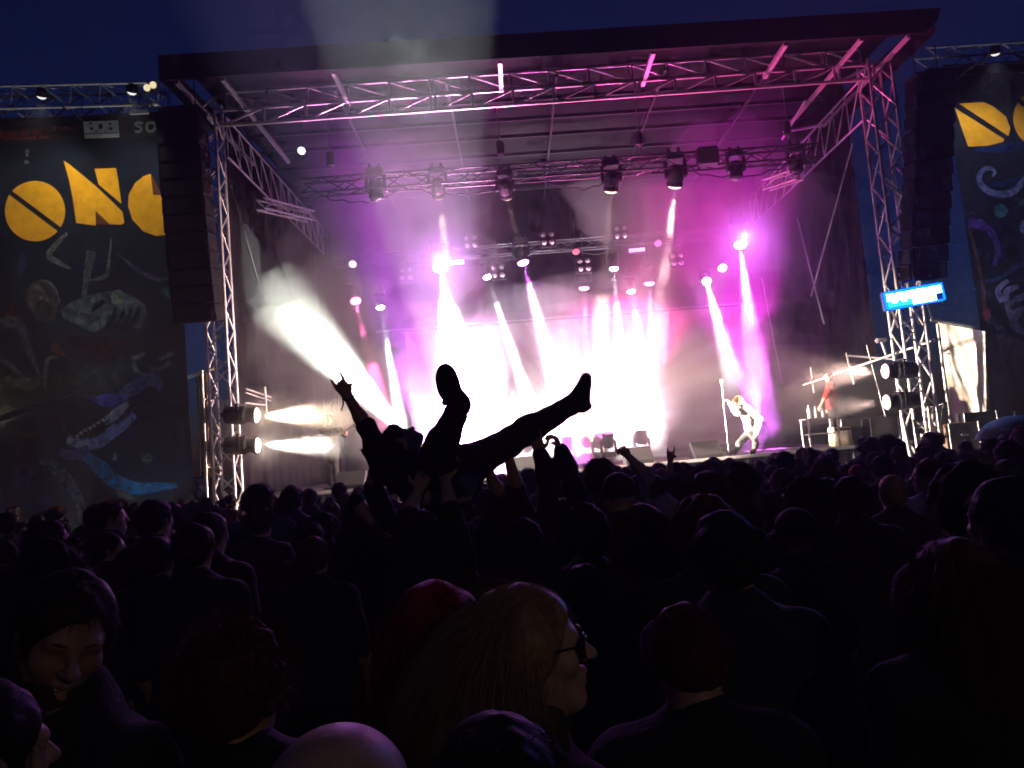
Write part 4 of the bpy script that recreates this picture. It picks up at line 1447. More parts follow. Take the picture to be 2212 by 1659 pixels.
# added lamp post, unseen behind the camera, for warm light on faces and necks
q = Vector((4.2, -5.0, 0))
t = thing('added_lamp_post', q, 'added lamp post with one warm lamp, unseen behind the audience', 'lamp post')
rod('post', q, q + Vector((0, 0, 4.3)), 0.05, M_steel, t)
rod('arm', q + Vector((0, 0, 4.25)), q + Vector((-0.2, 0.5, 4.3)), 0.03, M_steel, t)
MB().lathe([(0.03, 0.12), (0.10, 0.06), (0.16, -0.02), (0.15, -0.03)], 16, q + Vector((-0.2, 0.5, 4.28))).build('shade', M_black, t)
MB().lathe([(0.01, 0.05), (0.06, 0.02), (0.06, -0.03), (0.01, -0.06)], 12, q + Vector((-0.2, 0.5, 4.26))).build('bulb', lens_mat((1.0, 0.75, 0.4), 8), t)
spot('lamp', q + Vector((-0.2, 0.5, 4.18)), q + Vector((-3.6, 7.5, 1.2)), (1.0, 0.74, 0.42), 66, 120, 0.6, 0.06, t)
# ================================================================== people: bodies grown as one surface from a smooth distance field
def nets(val, org, h):
    """surface nets over a scalar grid (negative inside)"""
    nx, ny, nz = val.shape
    ins = val < 0
    acc = np.zeros((nx - 1, ny - 1, nz - 1, 3), np.float32)
    cnt = np.zeros((nx - 1, ny - 1, nz - 1), np.float32)
    quads = []
    ce = lambda a, i, j, k: a[i:nx - 1 + i, j:ny - 1 + j, k:nz - 1 + k]
    for ax in range(3):
        for o1 in (0, 1):
            for o2 in (0, 1):
                a = [0, 0, 0]
                o = [q for q in range(3) if q != ax]
                a[o[0]], a[o[1]] = o1, o2
                b_ = list(a); b_[ax] = 1
                m = ce(ins, *a) != ce(ins, *b_)
                idx = np.nonzero(m)
                v0, v1 = ce(val, *a)[idx], ce(val, *b_)[idx]
                t = v0 / (v0 - v1)
                p = np.zeros((len(t), 3), np.float32)
                p[:, o[0]], p[:, o[1]], p[:, ax] = o1, o2, t
                acc[idx] += p
                cnt[idx] += 1
    cells = np.nonzero(cnt)
    vid = np.full(cnt.shape, -1, np.int64)
    vid[cells] = np.arange(len(cells[0]))
    V = (acc[cells] / cnt[cells][:, None] + np.stack(cells, 1)) * h + np.asarray(org)
    for ax in range(3):
        o = [q for q in range(3) if q != ax]
        sl0 = [slice(1, -1)] * 3; sl1 = [slice(1, -1)] * 3
        sl0[ax] = slice(0, -1); sl1[ax] = slice(1, None)
        A, Bn = ins[tuple(sl0)], ins[tuple(sl1)]
        idx = np.nonzero(A != Bn)
        if len(idx[0]) == 0:
            continue
        base = np.stack(idx, 1)
        base[:, o[0]] += 1; base[:, o[1]] += 1
        fl = A[idx]
        def g(d0, d1):
            c = base.copy(); c[:, o[0]] -= d0; c[:, o[1]] -= d1
            return vid[c[:, 0], c[:, 1], c[:, 2]]
        q = np.stack([g(1, 1), g(0, 1), g(0, 0), g(1, 0)], 1)
        if ax == 1:
            fl = ~fl
        q[~fl] = q[~fl][:, ::-1]
        quads.append(q)
    return V, np.concatenate(quads) if quads else np.zeros((0, 4), int)


def C(a, b, r0, r1=None, k=0.03):
    return ('c', np.array(a, float), np.array(b, float), r0, r0 if r1 is None else r1, k)


def E(c, r, k=0.03, rot=None, sub=False):
    return ('s' if sub else 'e', np.array(c, float), np.array(r, float), rot, k)


def xf(prims, rot, off, s=1.0):
    """rotate/scale/move prims; rot 3x3"""
    out = []
    rot = np.array(rot, float)
    off = np.array(off, float)
    for p in prims:
        if p[0] == 'c':
            out.append(('c', rot @ (p[1] * s) + off, rot @ (p[2] * s) + off, p[3] * s, p[4] * s, p[5] * s))
        else:
            r = rot if p[3] is None else rot @ p[3]
            out.append((p[0], rot @ (p[1] * s) + off, p[2] * s, r, p[4] * s))
    return out


def grow(prims, h, pad=0.0, noise=None):
    lo = np.full(3, 1e9); hi = -lo
    for p in prims:
        if p[0] == 'c':
            r = max(p[3], p[4]) + pad
            lo = np.minimum(lo, np.minimum(p[1], p[2]) - r); hi = np.maximum(hi, np.maximum(p[1], p[2]) + r)
        elif p[0] == 'e':
            r = max(p[2]) + pad
            lo = np.minimum(lo, p[1] - r); hi = np.maximum(hi, p[1] + r)
    lo -= 3 * h; hi += 3 * h
    n = np.ceil((hi - lo) / h).astype(int) + 1
    ax = [lo[i] + h * np.arange(n[i]) for i in range(3)]
    val = np.full(n, 0.2, np.float32)
    for p in prims:
        k = p[-1]
        mg = k + pad + 2 * h
        if p[0] == 'c':
            r = max(p[3], p[4]) + mg
            a, b_ = np.minimum(p[1], p[2]) - r, np.maximum(p[1], p[2]) + r
        else:
            r = max(p[2]) + mg
            a, b_ = p[1] - r, p[1] + r
        i0 = np.maximum(0, np.floor((a - lo) / h).astype(int)); i1 = np.minimum(n, np.ceil((b_ - lo) / h).astype(int) + 1)
        if np.any(i1 <= i0):
            continue
        sl = tuple(slice(i0[q], i1[q]) for q in range(3))
        X, Y, Z = np.meshgrid(ax[0][sl[0]], ax[1][sl[1]], ax[2][sl[2]], indexing='ij')
        P = np.stack([X, Y, Z], -1).astype(np.float32)
        if p[0] == 'c':
            d = p[2] - p[1]
            L2 = max(d @ d, 1e-9)
            t = np.clip(((P - p[1]) @ d) / L2, 0, 1)
            q = P - p[1] - t[..., None] * d
            s = np.sqrt((q * q).sum(-1)) - (p[3] + (p[4] - p[3]) * t)
        else:
            q = P - p[1]
            if p[3] is not None:
                q = q @ p[3]
            k0 = np.sqrt(((q / p[2]) ** 2).sum(-1))
            k1 = np.sqrt(((q / p[2] ** 2) ** 2).sum(-1)) + 1e-9
            s = k0 * (k0 - 1) / k1
        s = s - pad if p[0] != 's' else s
        v = val[sl]
        if p[0] == 's':
            hh = np.clip(0.5 - 0.5 * (v + s) / k, 0, 1)
            val[sl] = v + (-s - v) * hh + k * hh * (1 - hh)
        else:
            hh = np.clip(0.5 + 0.5 * (v - s) / k, 0, 1)
            val[sl] = v + (s - v) * hh - k * hh * (1 - hh)
    if noise is not None:
        X, Y, Z = np.meshgrid(*ax, indexing='ij')
        val = val + noise(X, Y, Z).astype(np.float32)
    return nets(val, lo, h)


def to_mesh(name, V, Q, m, smooth=True):
    me = bpy.data.meshes.new(name)
    me.vertices.add(len(V)); me.vertices.foreach_set('co', np.asarray(V, np.float32).ravel())
    me.loops.add(len(Q) * 4); me.loops.foreach_set('vertex_index', np.asarray(Q, np.int32).ravel())
    me.polygons.add(len(Q)); me.polygons.foreach_set('loop_start', np.arange(0, len(Q) * 4, 4, dtype=np.int32))
    me.update(calc_edges=True)
    me.polygons.foreach_set('use_smooth', np.ones(len(Q), bool))
    if m is not None:
        me.materials.append(m)
    return me


def rot_to(f, up=(0, 0, 1)):
    """3x3 numpy frame whose +Y looks along f and +Z as near to up as can be"""
    f = Vector(f).normalized()
    x = f.cross(Vector(up)).normalized()
    z = x.cross(f).normalized()
    return np.array([[x.x, f.x, z.x], [x.y, f.y, z.y], [x.z, f.z, z.z]])


def head_prims(detail=True, jaw=1.0, nose=1.0, mouth_open=0.0):
    """a head looking along +Y, origin half way up, 0.23 m high"""
    p = [E((0, -0.012, 0.028), (0.077, 0.097, 0.087), 0.03),
         E((0, 0.028, -0.040), (0.058 * jaw, 0.060, 0.074), 0.03),
         C((0.050 * jaw, 0.0, -0.050), (0.0, 0.062, -0.096), 0.020, 0.020, 0.03),
         C((-0.050 * jaw, 0.0, -0.050), (0.0, 0.062, -0.096), 0.020, 0.020, 0.03),
         E((0, 0.074, -0.097), (0.020, 0.018, 0.018), 0.02)]
    for s in (-1, 1):
        p.append(E((s * 0.077, -0.008, -0.006), (0.010, 0.022, 0.033), 0.008))
    p += [C((-0.036, 0.076, 0.022), (0.036, 0.076, 0.022), 0.014, 0.014, 0.02),
          C((0, 0.087, 0.014), (0, 0.114 * nose, -0.022), 0.008, 0.0115, 0.012),
          E((0.011, 0.100, -0.024), (0.010, 0.011, 0.008), 0.008), E((-0.011, 0.100, -0.024), (0.010, 0.011, 0.008), 0.008)]
    for s in (-1, 1):
        p.append(E((s * 0.040, 0.060, -0.020), (0.024, 0.024, 0.022), 0.02))
    if detail:
        p += [C((-0.017, 0.089, -0.052), (0.0, 0.095, -0.050), 0.0065, 0.0080, 0.008), C((0.017, 0.089, -0.052), (0.0, 0.095, -0.050), 0.0065, 0.0080, 0.008),
              C((-0.014, 0.086, -0.067 - mouth_open), (0.0, 0.091, -0.068 - mouth_open), 0.0070, 0.0088, 0.008), C((0.014, 0.086, -0.067 - mouth_open), (0.0, 0.091, -0.068 - mouth_open), 0.0070, 0.0088, 0.008)]
        for s in (-1, 1):
            p.append(E((s * 0.032, 0.098, 0.004), (0.017, 0.016, 0.010), 0.010, sub=True))
        p.append(E((0, 0.108, -0.0595 - mouth_open / 2), (0.024, 0.014, 0.0020 + mouth_open / 2), 0.003, sub=True))
    return p


def hand_prims(w, d, n, pose, s=1.0, flip=1):
    """w wrist, d pointing direction, n palm normal"""
    w, d, n = (np.array(Vector(q), float) for q in (w, Vector(d).normalized(), n))
    n = n - d * (n @ d); n /= np.linalg.norm(n)
    sd = np.cross(d, n) * flip
    out = []
    offs = [-0.030, -0.010, 0.011, 0.030]                     # little .. index
    lens = [0.058, 0.074, 0.080, 0.072]
    curl = {'open': [0.25] * 4, 'flat': [0.08] * 4, 'relaxed': [0.6, 0.55, 0.5, 0.4], 'fist': [1.55] * 4, 'horns': [0.05, 1.6, 1.6, 0.05], 'grip': [1.0] * 4}[pose]
    kn = []
    for o, L, c in zip(offs, lens, curl):
        a = w + sd * o * 0.55 + d * 0.015
        k_ = w + sd * o + d * (0.088 - abs(o) * 0.25)
        out.append(C(a, k_, 0.015, 0.0125, 0.012))
        q, dd = k_, d
        for i, fr in enumerate((0.45, 0.32, 0.23)):
            an = c * (i + 1) * 0.75 if c > 0.9 else c * (i + 1) * 0.6
            an = min(an, 2.7)
            dd = d * math.cos(an) + n * math.sin(an)
            spread = sd * (o * (2.2 if c < 0.4 else 0.3))
            e = q + (dd + spread) * L * fr
            out.append(C(q, e, 0.0095 - 0.001 * i, 0.0088 - 0.001 * i, 0.004))
            q = e
    tb = w + sd * 0.026 + d * 0.028
    if pose in ('fist', 'horns', 'grip'):
        t1 = tb + (sd * 0.5 + d * 0.6 + n * 0.5) * 0.045
        t2 = t1 + (-sd * 0.7 + d * 0.3 + n * 0.4) * 0.032
    else:
        t1 = tb + (sd * 0.75 + d * 0.6 + n * 0.2) * 0.042
        t2 = t1 + (sd * 0.45 + d * 0.85 + n * 0.15) * 0.032
    out += [C(tb, t1, 0.013, 0.011, 0.008), C(t1, t2, 0.0105, 0.009, 0.004)]
    return xf_about(out, w, s)


def xf_about(prims, c, s):
    if s == 1.0:
        return prims
    return [('c', c + (p[1] - c) * s, c + (p[2] - c) * s, p[3] * s, p[4] * s, p[5] * s) for p in prims]


STAND = dict(head=(0, 0.01, 1.635), look=(0, 1, 0), hup=(0, 0, 1), neck=(0, -0.02, 1.47), SL=(-0.175, -0.02, 1.41), SR=(0.175, -0.02, 1.41), HL=(-0.09, 0, 0.92), HR=(0.09, 0, 0.92),
             EL=(-0.25, -0.04, 1.13), ER=(0.25, -0.04, 1.13), WL=(-0.25, 0.08, 0.90), WR=(0.25, 0.08, 0.90),
             KL=(-0.10, 0.02, 0.50), KR=(0.10, 0.02, 0.50), AL=(-0.10, -0.03, 0.09), AR=(0.10, -0.03, 0.09), TL=(-0.115, 0.13, 0.03), TR=(0.115, 0.13, 0.03),
             handL='relaxed', handR='relaxed', nL=(1, 0, 0), nR=(-1, 0, 0))


def V3(a):
    return np.array(Vector(a), float)


def person_prims(J, head_kw=None, g=1.0, hands=True, headscale=1.0):
    """skin, shirt, trousers, shoes prims for joints J; g = girth"""
    j = {k: (V3(v) if not isinstance(v, str) else v) for k, v in J.items()}
    R_h = rot_to(j['look'], j['hup'])
    hp = xf(head_prims(**(head_kw or {})), R_h, j['head'], headscale)
    nb = j['head'] + R_h @ np.array([0, -0.025, -0.07])
    torso = []
    c = (j['SL'] + j['SR']) / 2
    pv = (j['HL'] + j['HR']) / 2
    for s, h in (('SL', 'HL'), ('SR', 'HR')):
        torso.append(C(c + (j[s] - c) * 0.52 + (pv - c) * 0.14, j[h] + (c - pv) * 0.18, 0.100 * g, 0.092 * g, 0.06))
        torso.append(C(c * 0.6 + j[s] * 0.4, j[s], 0.064 * g, 0.060 * g, 0.06))
    torso.append(C(c + (pv - c) * 0.3, pv, 0.105 * g, 0.10 * g, 0.06))
    torso.append(C(j['HL'], j['HR'], 0.105 * g, 0.105 * g, 0.06))
    trap = [C(nb + (j['neck'] - nb) * 0.6, c * 0.45 + j['SL'] * 0.55, 0.045, 0.05, 0.05), C(nb + (j['neck'] - nb) * 0.6, c * 0.45 + j['SR'] * 0.55, 0.045, 0.05, 0.05)]
    neck = [C(nb, j['neck'], 0.050, 0.056, 0.03)]
    arms_u, arms_l, legs, feet, hnd = [], [], [], [], []
    for s in 'LR':
        S_, E_, W_ = j['S' + s], j['E' + s], j['W' + s]
        arms_u.append(C(S_, E_, 0.054 * g, 0.043 * g, 0.03))
        arms_l += [C(E_, E_ + (W_ - E_) * 0.35, 0.041 * g, 0.042 * g, 0.02), C(E_ + (W_ - E_) * 0.3, W_, 0.041 * g, 0.027, 0.02)]
        if hands:
            hnd += hand_prims(W_, W_ - E_, j['n' + s], j['hand' + s], flip=1 if s == 'L' else -1)
        H_, K_, A_, T_ = j['H' + s], j['K' + s], j['A' + s], j['T' + s]
        legs += [C(H_, K_, 0.090 * g, 0.060 * g, 0.05), C(K_, K_ + (A_ - K_) * 0.35, 0.056, 0.058, 0.03), C(K_ + (A_ - K_) * 0.3, A_, 0.056, 0.038, 0.03)]
        hl = A_ + (A_ - K_) / np.linalg.norm(A_ - K_) * 0.045
        feet += [C(A_, hl, 0.038, 0.036, 0.02), C(hl, T_, 0.036, 0.030, 0.02)]
    skin = hp + neck + trap + torso + arms_u + arms_l + hnd + legs + feet
    shirt = torso + trap + arms_u
    return dict(skin=skin, shirt=shirt, trousers=legs + [C(j['HL'], j['HR'], 0.107 * g, 0.107 * g, 0.06), C(pv, pv + (c - pv) * 0.2, 0.1 * g, 0.1 * g, 0.05)], shoes=feet, sleeves=arms_l, R=R_h, head=j['head'])


# ------------------------------------------------------------------ hair
def fuzz(seed, f, a):
    r = np.random.default_rng(seed)
    ph = r.uniform(0, 6.28, (6, 4))
    dirs = r.normal(size=(6, 3)); dirs /= np.linalg.norm(dirs, axis=1)[:, None]
    def fn(X, Y, Z):
        o = 0
        for i in range(6):
            ff = f * (0.6 + 0.35 * i)
            o = o + np.sin((X * dirs[i, 0] + Y * dirs[i, 1] + Z * dirs[i, 2]) * ff + ph[i, 0]) * a / (1 + 0.5 * i)
        return o
    return fn


def strands(n, seed, length, down, out, width, wave=0.0, zmin=-0.03, scale=(0.086, 0.106, 0.096), ctr=(0, -0.014, 0.03), face=True, seg=4, fy=0.055, fz=0.075, back=0.25):
    """thin ribbons that leave the scalp: V, triangles as quads"""
    r = np.random.default_rng(seed)
    ctr = np.array(ctr); sc = np.array(scale)
    d = r.normal(size=(n * 6, 3)); d /= np.linalg.norm(d, axis=1)[:, None]
    p = ctr + d * sc
    ok = ~((p[:, 2] < zmin) | (face & (p[:, 1] > fy) & (p[:, 2] < fz)))
    d, p = d[ok][:n], p[ok][:n]
    n = len(p)
    L = length * r.uniform(0.6, 1.25, n)[:, None]
    dv = d * out + np.array([0, -back, -down]) + r.normal(size=(n, 3)) * 0.22
    dv /= np.linalg.norm(dv, axis=1)[:, None]
    side = np.cross(dv, r.normal(size=(n, 3))); side /= np.linalg.norm(side, axis=1)[:, None]
    q = p - d * 0.008
    ph = r.uniform(0, 6.28, n)[:, None]
    V = np.zeros((n, 2 * (seg + 1), 3))
    for i in range(seg + 1):
        t = i / seg
        w = width * (1 - 0.85 * t)
        off = side * wave * np.sin(ph + t * 7) * t
        V[:, 2 * i], V[:, 2 * i + 1] = q + off - side * w / 2, q + off + side * w / 2
        g = dv * (1 - t) ** 2 * 0.8 + np.array([0, -0.12 * t, -1.3 * t]) if down > 0.8 else dv + np.array([0, 0, -down * 1.2 * t])
        g /= np.linalg.norm(g, axis=1)[:, None]
        q = q + g * L / seg
        rr = (q - ctr) / (sc * 0.99)            # stay outside the skull
        m = np.linalg.norm(rr, axis=1)
        k = (m < 1.0) & (q[:, 2] > -0.08)
        q[k] = ctr + rr[k] / m[k][:, None] * sc * 0.99
    base = (np.arange(n) * 2 * (seg + 1))[:, None, None]
    f = np.array([(2 * i, 2 * i + 1, 2 * i + 3, 2 * i + 2) for i in range(seg)])[None]
    return V.reshape(-1, 3), (base + f).reshape(-1, 4)


def cap_prims(grow_=0.0, low=-0.045):
    return [E((0, -0.018, 0.034), (0.083 + grow_, 0.101 + grow_, 0.089 + grow_), 0.02),
            E((0, -0.055, -0.02), (0.070 + grow_, 0.060 + grow_, 0.055 + grow_), 0.02),
            E((0, 0.112, -0.026), (0.088, 0.080, 0.104), 0.018, sub=True)]


HAIR = {}


def hair_mesh(kind):
    """hair in head coordinates (head looks along +Y)"""
    if kind in HAIR:
        return HAIR[kind]
    base, var = kind.split(':') if ':' in kind else (kind, '0')
    sd = int(var) * 17 + len(base)
    h = 0.0075
    if base == 'short':
        V, Q = grow(cap_prims(0.004), h, noise=fuzz(sd, 95, 0.003))
        s = strands(4600, sd, 0.034, 0.45, 0.42, 0.0010, scale=(0.088, 0.107, 0.096))
    elif base == 'bushy':
        pr = cap_prims(0.022)
        pr.insert(2, E((0, -0.07, 0.03), (0.085, 0.055, 0.08), 0.03))
        V, Q = grow(pr, h, noise=fuzz(sd, 75, 0.007))
        s = strands(5200, sd, 0.058, 0.4, 0.5, 0.0010, 0.006, scale=(0.104, 0.122, 0.112))
    elif base == 'long':
        pr = cap_prims(0.010)
        for a, b_ in (((0.070, -0.02, 0.0), (0.085, -0.03, -0.22)), ((-0.070, -0.02, 0.0), (-0.085, -0.03, -0.22)), ((0, -0.085, 0.0), (0, -0.095, -0.27)), ((0.045, -0.07, 0.0), (0.05, -0.08, -0.26)), ((-0.045, -0.07, 0.0), (-0.05, -0.08, -0.26))):
            pr.insert(2, C(a, b_, 0.036, 0.026, 0.03))
        V, Q = grow(pr, h, noise=fuzz(sd, 60, 0.003))
        s = strands(5200, sd, 0.27, 1.0, 0.45, 0.0011, 0.010, scale=(0.096, 0.115, 0.103), seg=8, fz=0.085)
    elif base == 'curly':
        pr = cap_prims(0.006)
        r = np.random.default_rng(sd)
        n = 0
        add = []
        while n < 170:
            d = r.normal(size=3); d /= np.linalg.norm(d)
            p = np.array((0, -0.016, 0.034)) + d * np.array((0.090, 0.106, 0.098))
            if p[2] < -0.05 or (p[1] > 0.05 and p[2] < 0.065):
                continue
            add.append(E(p, np.full(3, r.uniform(0.010, 0.019)), 0.006)); n += 1
        V, Q = grow(pr[:2] + add + pr[2:], 0.0062, noise=fuzz(sd, 160, 0.002))
        s = strands(5200, sd, 0.048, 0.1, 0.8, 0.0010, 0.016, scale=(0.098, 0.116, 0.108), seg=6)
    elif base == 'bun':
        pr = cap_prims(0.004)
        pr.insert(2, E((0, -0.10, 0.09), (0.045, 0.045, 0.042), 0.02))
        V, Q = grow(pr, h, noise=fuzz(sd, 100, 0.003))
        s = strands(900, sd, 0.03, 0.3, 0.8, 0.0015)
    elif base == 'stubble':
        V, Q = grow(cap_prims(-0.001), h, noise=fuzz(sd, 120, 0.001))
        s = strands(3000, sd, 0.011, 0.1, 1.0, 0.0010, scale=(0.082, 0.100, 0.090))
    elif base == 'cap':
        pr = [E((0, -0.018, 0.040), (0.088, 0.106, 0.094), 0.02), E((0, 0.0, -0.06), (0.14, 0.16, 0.075), 0.012, sub=True)]
        V, Q = grow(pr, 0.006)
        br = []
        nb_ = 14
        vs = []
        for j in range(5):
            for i in range(nb_ + 1):
                a = math.pi * (0.14 + 0.72 * i / nb_)
                rr = 0.088 + 0.018 * j
                vs.append((0.088 * math.cos(a) * (1 + 0.03 * j), 0.098 * math.sin(a) + 0.018 * j * math.sin(a) ** 0.7, 0.020 - 0.012 * j - 0.018 * math.cos(a) ** 2))
        k = len(V)
        V = np.concatenate([V, np.array(vs), np.array(vs) + np.array((0, 0, 0.004))])
        f = [(j * (nb_ + 1) + i, j * (nb_ + 1) + i + 1, (j + 1) * (nb_ + 1) + i + 1, (j + 1) * (nb_ + 1) + i) for j in range(4) for i in range(nb_)]
        m = len(vs)
        Q = np.concatenate([Q, np.array(f) + k, np.array(f)[:, ::-1] + k + m])
        s = strands(250, sd, 0.03, 0.5, 0.4, 0.0015, zmin=-0.06)
        s = None
    elif base == 'hood':
        pr = [E((0, -0.022, 0.025), (0.098, 0.112, 0.108), 0.03), C((0, -0.05, -0.03), (0, -0.05, -0.20), 0.10, 0.12, 0.05), E((0, 0.115, -0.01), (0.072, 0.075, 0.10), 0.02, sub=True)]
        V, Q = grow(pr, 0.008, noise=fuzz(sd, 45, 0.003))
        s = None
    if s is not None:
        Q = np.concatenate([Q, s[1] + len(V)]); V = np.concatenate([V, s[0]])
    HAIR[kind] = to_mesh('hair', V, Q, M_hair['brown'])
    return HAIR[kind]


def skinmat(name, c, rough=0.5):
    m = mat(name, c, rough, var=0.12, scale=30, bump=0.08, bscale=140, spec=0.4)
    m.node_tree.nodes['Principled BSDF'].inputs['Subsurface Weight'].default_value = 0.0
    return m


M_skin = [skinmat('skin fair', (0.52, 0.33, 0.25)), skinmat('skin light', (0.46, 0.28, 0.20)), skinmat('skin tan', (0.36, 0.21, 0.14))]
M_hair = {k: mat('hair ' + k, c, 0.62, var=0.4, scale=60, spec=0.25) for k, c in
          dict(black=(0.010, 0.008, 0.007), brown=(0.030, 0.018, 0.011), dark=(0.018, 0.012, 0.009), red=(0.30, 0.016, 0.012), auburn=(0.09, 0.025, 0.012), blond=(0.22, 0.14, 0.06), grey=(0.22, 0.20, 0.20)).items()}
M_cloth = {k: mat('cloth ' + k, c, 0.9, var=0.2, scale=25, bump=0.25, bscale=90) for k, c in
           dict(black=(0.011, 0.011, 0.012), charcoal=(0.022, 0.022, 0.025), navy=(0.012, 0.016, 0.04), teal=(0.010, 0.05, 0.065), denim=(0.03, 0.05, 0.10), grey=(0.14, 0.14, 0.15), white=(0.62, 0.62, 0.63), red=(0.30, 0.012, 0.012),
                brown=(0.06, 0.035, 0.02), olive=(0.05, 0.05, 0.03), lilac=(0.25, 0.22, 0.35), green=(0.16, 0.20, 0.15), purple=(0.06, 0.03, 0.09), pale=(0.32, 0.35, 0.42)).items()}


def with_mat(o, m):
    o.material_slots[0].link = 'OBJECT'
    o.material_slots[0].material = m
    return o


def mesh_child(name, me, parent, m=None, rot=None, loc=None, sc=1.0):
    o = bpy.data.objects.new(name, me)
    link(o, parent)
    if rot is not None:
        M4 = Matrix([list(rot[i]) + [0] for i in range(3)] + [[0, 0, 0, 1]])
        o.rotation_mode = 'QUATERNION'
        o.rotation_quaternion = M4.to_quaternion()
    if loc is not None:
        o.location = loc
    o.scale = (sc,) * 3
    if m is not None:
        with_mat(o, m)
    return o


PROTO = {}


def proto(key, J, h=0.014, long_sleeves=False, g=1.0, head_kw=None, headscale=1.0):
    if key not in PROTO:
        P = person_prims(J, head_kw, g, headscale=headscale)
        d = dict(R=P['R'], head=P['head'], hs=headscale)
        d['body'] = to_mesh('person', *grow(P['skin'], h), M_skin[1])
        d['shirt'] = to_mesh('shirt', *grow(P['shirt'] + (P['sleeves'] if long_sleeves else []), max(h, 0.014), pad=0.019, noise=fuzz(len(key), 40, 0.0035)), M_cloth['black'])
        d['trousers'] = to_mesh('trousers', *grow(P['trousers'], 0.02, pad=0.010), M_cloth['denim'])
        d['shoe'] = [to_mesh('shoe', *grow(P['shoes'][i:i + 2], 0.02, pad=0.012), M_cloth['black']) for i in (0, 2)]
        PROTO[key] = d
    return PROTO[key]


def person(key, loc, yaw, scale, label, hair, hcol, shirt, skin=1, group=None, trousers='black', hat=None):
    """a copy of prototype `key` standing at loc, turned by yaw (0 = facing the stage)"""
    d = PROTO[key]
    o = bpy.data.objects.new('person', d['body'])
    link(o)
    o.location = loc
    o.rotation_euler = (0, 0, yaw)
    o.scale = (scale,) * 3
    with_mat(o, M_skin[skin])
    tag(o, label, 'person', group)
    mesh_child('shirt', d['shirt'], o, M_cloth[shirt])
    mesh_child('trousers', d['trousers'], o, M_cloth[trousers])
    for q in d['shoe']:
        mesh_child('shoe', q, o)
    if hair:
        is_cap = hair.startswith('cap') or hair.startswith('hood')
        mesh_child('cap' if hair.startswith('cap') else 'hood' if hair.startswith('hood') else 'hair', hair_mesh(hair), o, M_cloth[hcol] if is_cap else M_hair[hcol], d['R'], Vector(d['head']), d['hs'])
    return o
# ================================================================== crowd
def pose(**kw):
    j = dict(STAND)
    j.update(kw)
    return j


proto('stand', STAND)
proto('stand_lean', pose(head=(0.02, 0.03, 1.632), look=(0.15, 1, -0.1), hup=(0.10, 0, 1), SL=(-0.17, -0.01, 1.40), SR=(0.18, -0.03, 1.42)), g=1.08)
proto('turn_right', pose(look=(0.95, 0.42, 0.0)))
proto('turn_left', pose(look=(-0.9, 0.5, 0.02)))
proto('look_down', pose(head=(0, 0.035, 1.62), look=(0.1, 1, -0.35)), g=1.12)
proto('clap', pose(EL=(-0.25, 0.10, 1.20), ER=(0.25, 0.10, 1.20), WL=(-0.06, 0.30, 1.36), WR=(0.06, 0.30, 1.36), handL='flat', handR='flat'), long_sleeves=True)

PL = []          # taken places, (x, y)
NAMED = []       # (x, y, short phrase) of the people described one by one
import re
G_ROWS = 'people of the crowd seen from behind'


def drop(px, py):
    return CAM_POS.z - un(px, py, 1.0).z


def at_head(px, py, w, zlo=1.57, zhi=1.88):
    """ground place and scale for a head whose top shows at px, py and whose hair is w wide in the picture"""
    dz = drop(px, py)
    Y = 0.195 * F_PX / w
    if dz > 1e-4:
        Y = min(max(Y, (2.0 - zhi) / dz), (2.0 - zlo) / dz)
    p = un(px, py, Y)
    return p


